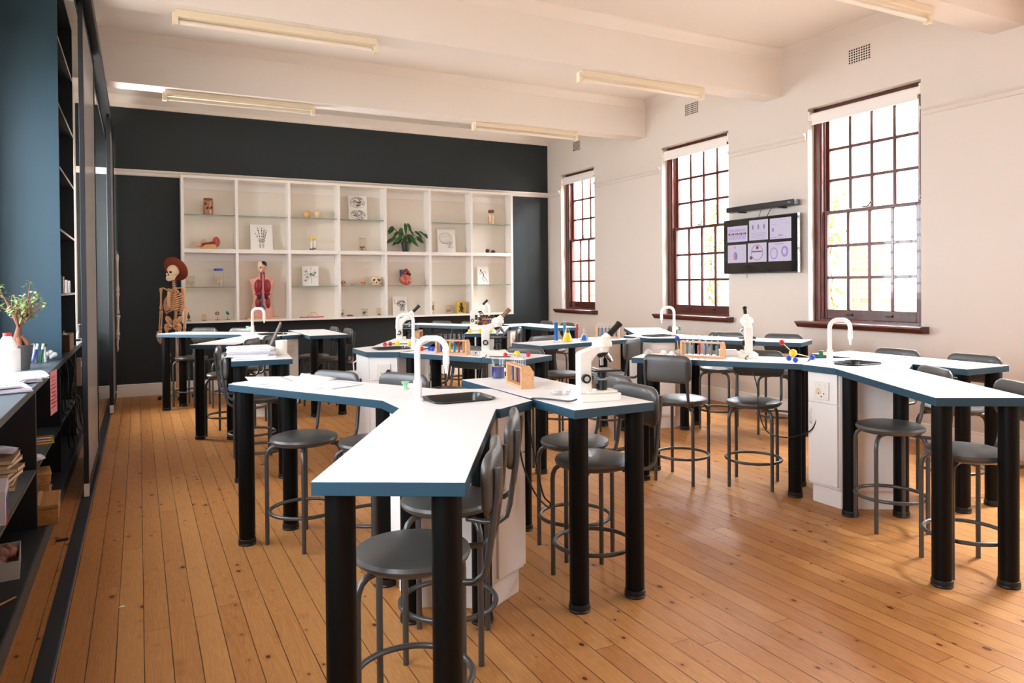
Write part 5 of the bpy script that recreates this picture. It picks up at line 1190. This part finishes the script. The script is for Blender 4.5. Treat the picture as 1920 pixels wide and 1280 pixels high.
for i in range(3):
    tag(MB().box(-.09, .09, -.12, .12, 0, .05).box(-.095, .095, -.125, .125, .045, .055).build('wooden_tray', 'pinebox', bevel=.003), ['lowest small wooden tray on the bottom shelf', 'middle small wooden tray on the bottom shelf', 'topmost small wooden tray on the bottom shelf'][i], 'tray', 'wooden trays on the bottom shelf', (-.62, 5.55+.02*i, .0905+i*.0565), R(4*i))
t = thing('wooden_box', 'flat pine box jutting from the bottom shelf', 'box', (-.535, 5.06, .0905), R(3)); MB().box(-.10, .10, -.17, .17, 0, .09).build('case', 'pinebox', t, bevel=.004); MB().box(-.102, .102, -.172, .172, .092, .115).build('lid', 'pinebox', t, bevel=.004); MB().box(-.01, .01, -.172, .172, .115, .122).build('batten', 'beech', t)
t = thing('shoe_box', 'open white box with pinkish fleece on the bottom shelf', 'box', (-.625, 4.20, .0905), R(6)); MB().box(-.10, .10, -.16, .16, 0, .004).box(-.10, -.096, -.16, .16, .004, .085).box(.096, .10, -.16, .16, .004, .085).box(-.096, .096, -.16, -.156, .004, .085).box(-.096, .096, .156, .16, .004, .085).build('tray', 'greyp', t, smooth=False)
b = MB()
for q in range(22): b.sph((random.uniform(-.07, .07), random.uniform(-.12, .12), .045+random.uniform(-.01, .03)), (random.uniform(.02, .035),)*3, 8, 6)
tag(b.build('fleece_bundle', 'fleece'), 'bundle of pinkish fleece inside the open white box', 'fabric', None, (-.625, 4.20, .097), R(6))
for i, (p, q, lb) in enumerate((((-.80, 3.40, .098), (-.49, 3.78, .105), 'thin wooden stick jutting past the shelf front, far one'), ((-.82, 3.24, .098), (-.50, 3.42, .100), 'thin wooden stick on the bottom shelf, near one'))): tag(MB().cyl(p, q, .004, n=8).build('wooden_stick', 'pinebox'), lb, 'stick')
random.seed(9)
for q in range(5):
    y = 6.6+q*.3; cable(['tangled black cable in the dark bay, nearest loop', 'tangled black cable in the dark bay, second loop', 'tangled black cable in the dark bay, middle loop', 'tangled black cable in the dark bay, fourth loop', 'tangled black cable in the dark bay, furthest loop'][q], [(-.57, y, .86), (-.555+random.uniform(0, .03), y+.12, .70), (-.535, y-.1, .52), (-.545, y+.2, .445), (-.50, y+.1, .40), (-.495+random.uniform(-.01, .01), y-.05, .26), (-.49, y+.12, .15), (-.50, y+.3, .11)], .006)
o = thing('power_strip', 'beige socket strip standing in the cable bay', 'socket', (-.545, 8.5, .60)); MB().box(-.02, .02, -.035, .035, -.14, .14).build('strip', 'wallsock', o, bevel=.004); MB().box(.02, .024, -.02, .02, .05, .10).build('outlet', 'socket', o)
tag(MB().prism([(-.03, -.02), (.03, -.025), (.035, .02), (-.028, .025)], 0, .004).build('rubber_scrap', 'cap'), 'small black rubber scrap on the floor beside the track', 'scrap', None, (-.41, 4.87, .0))
tag(MB().prism([(-.012, -.006), (.010, -.008), (.012, .004), (-.002, .010)], 0, .002).build('paper_scrap', 'white'), 'tiny white scrap on the floorboards', 'scrap', None, (-.085, 3.72, .0))
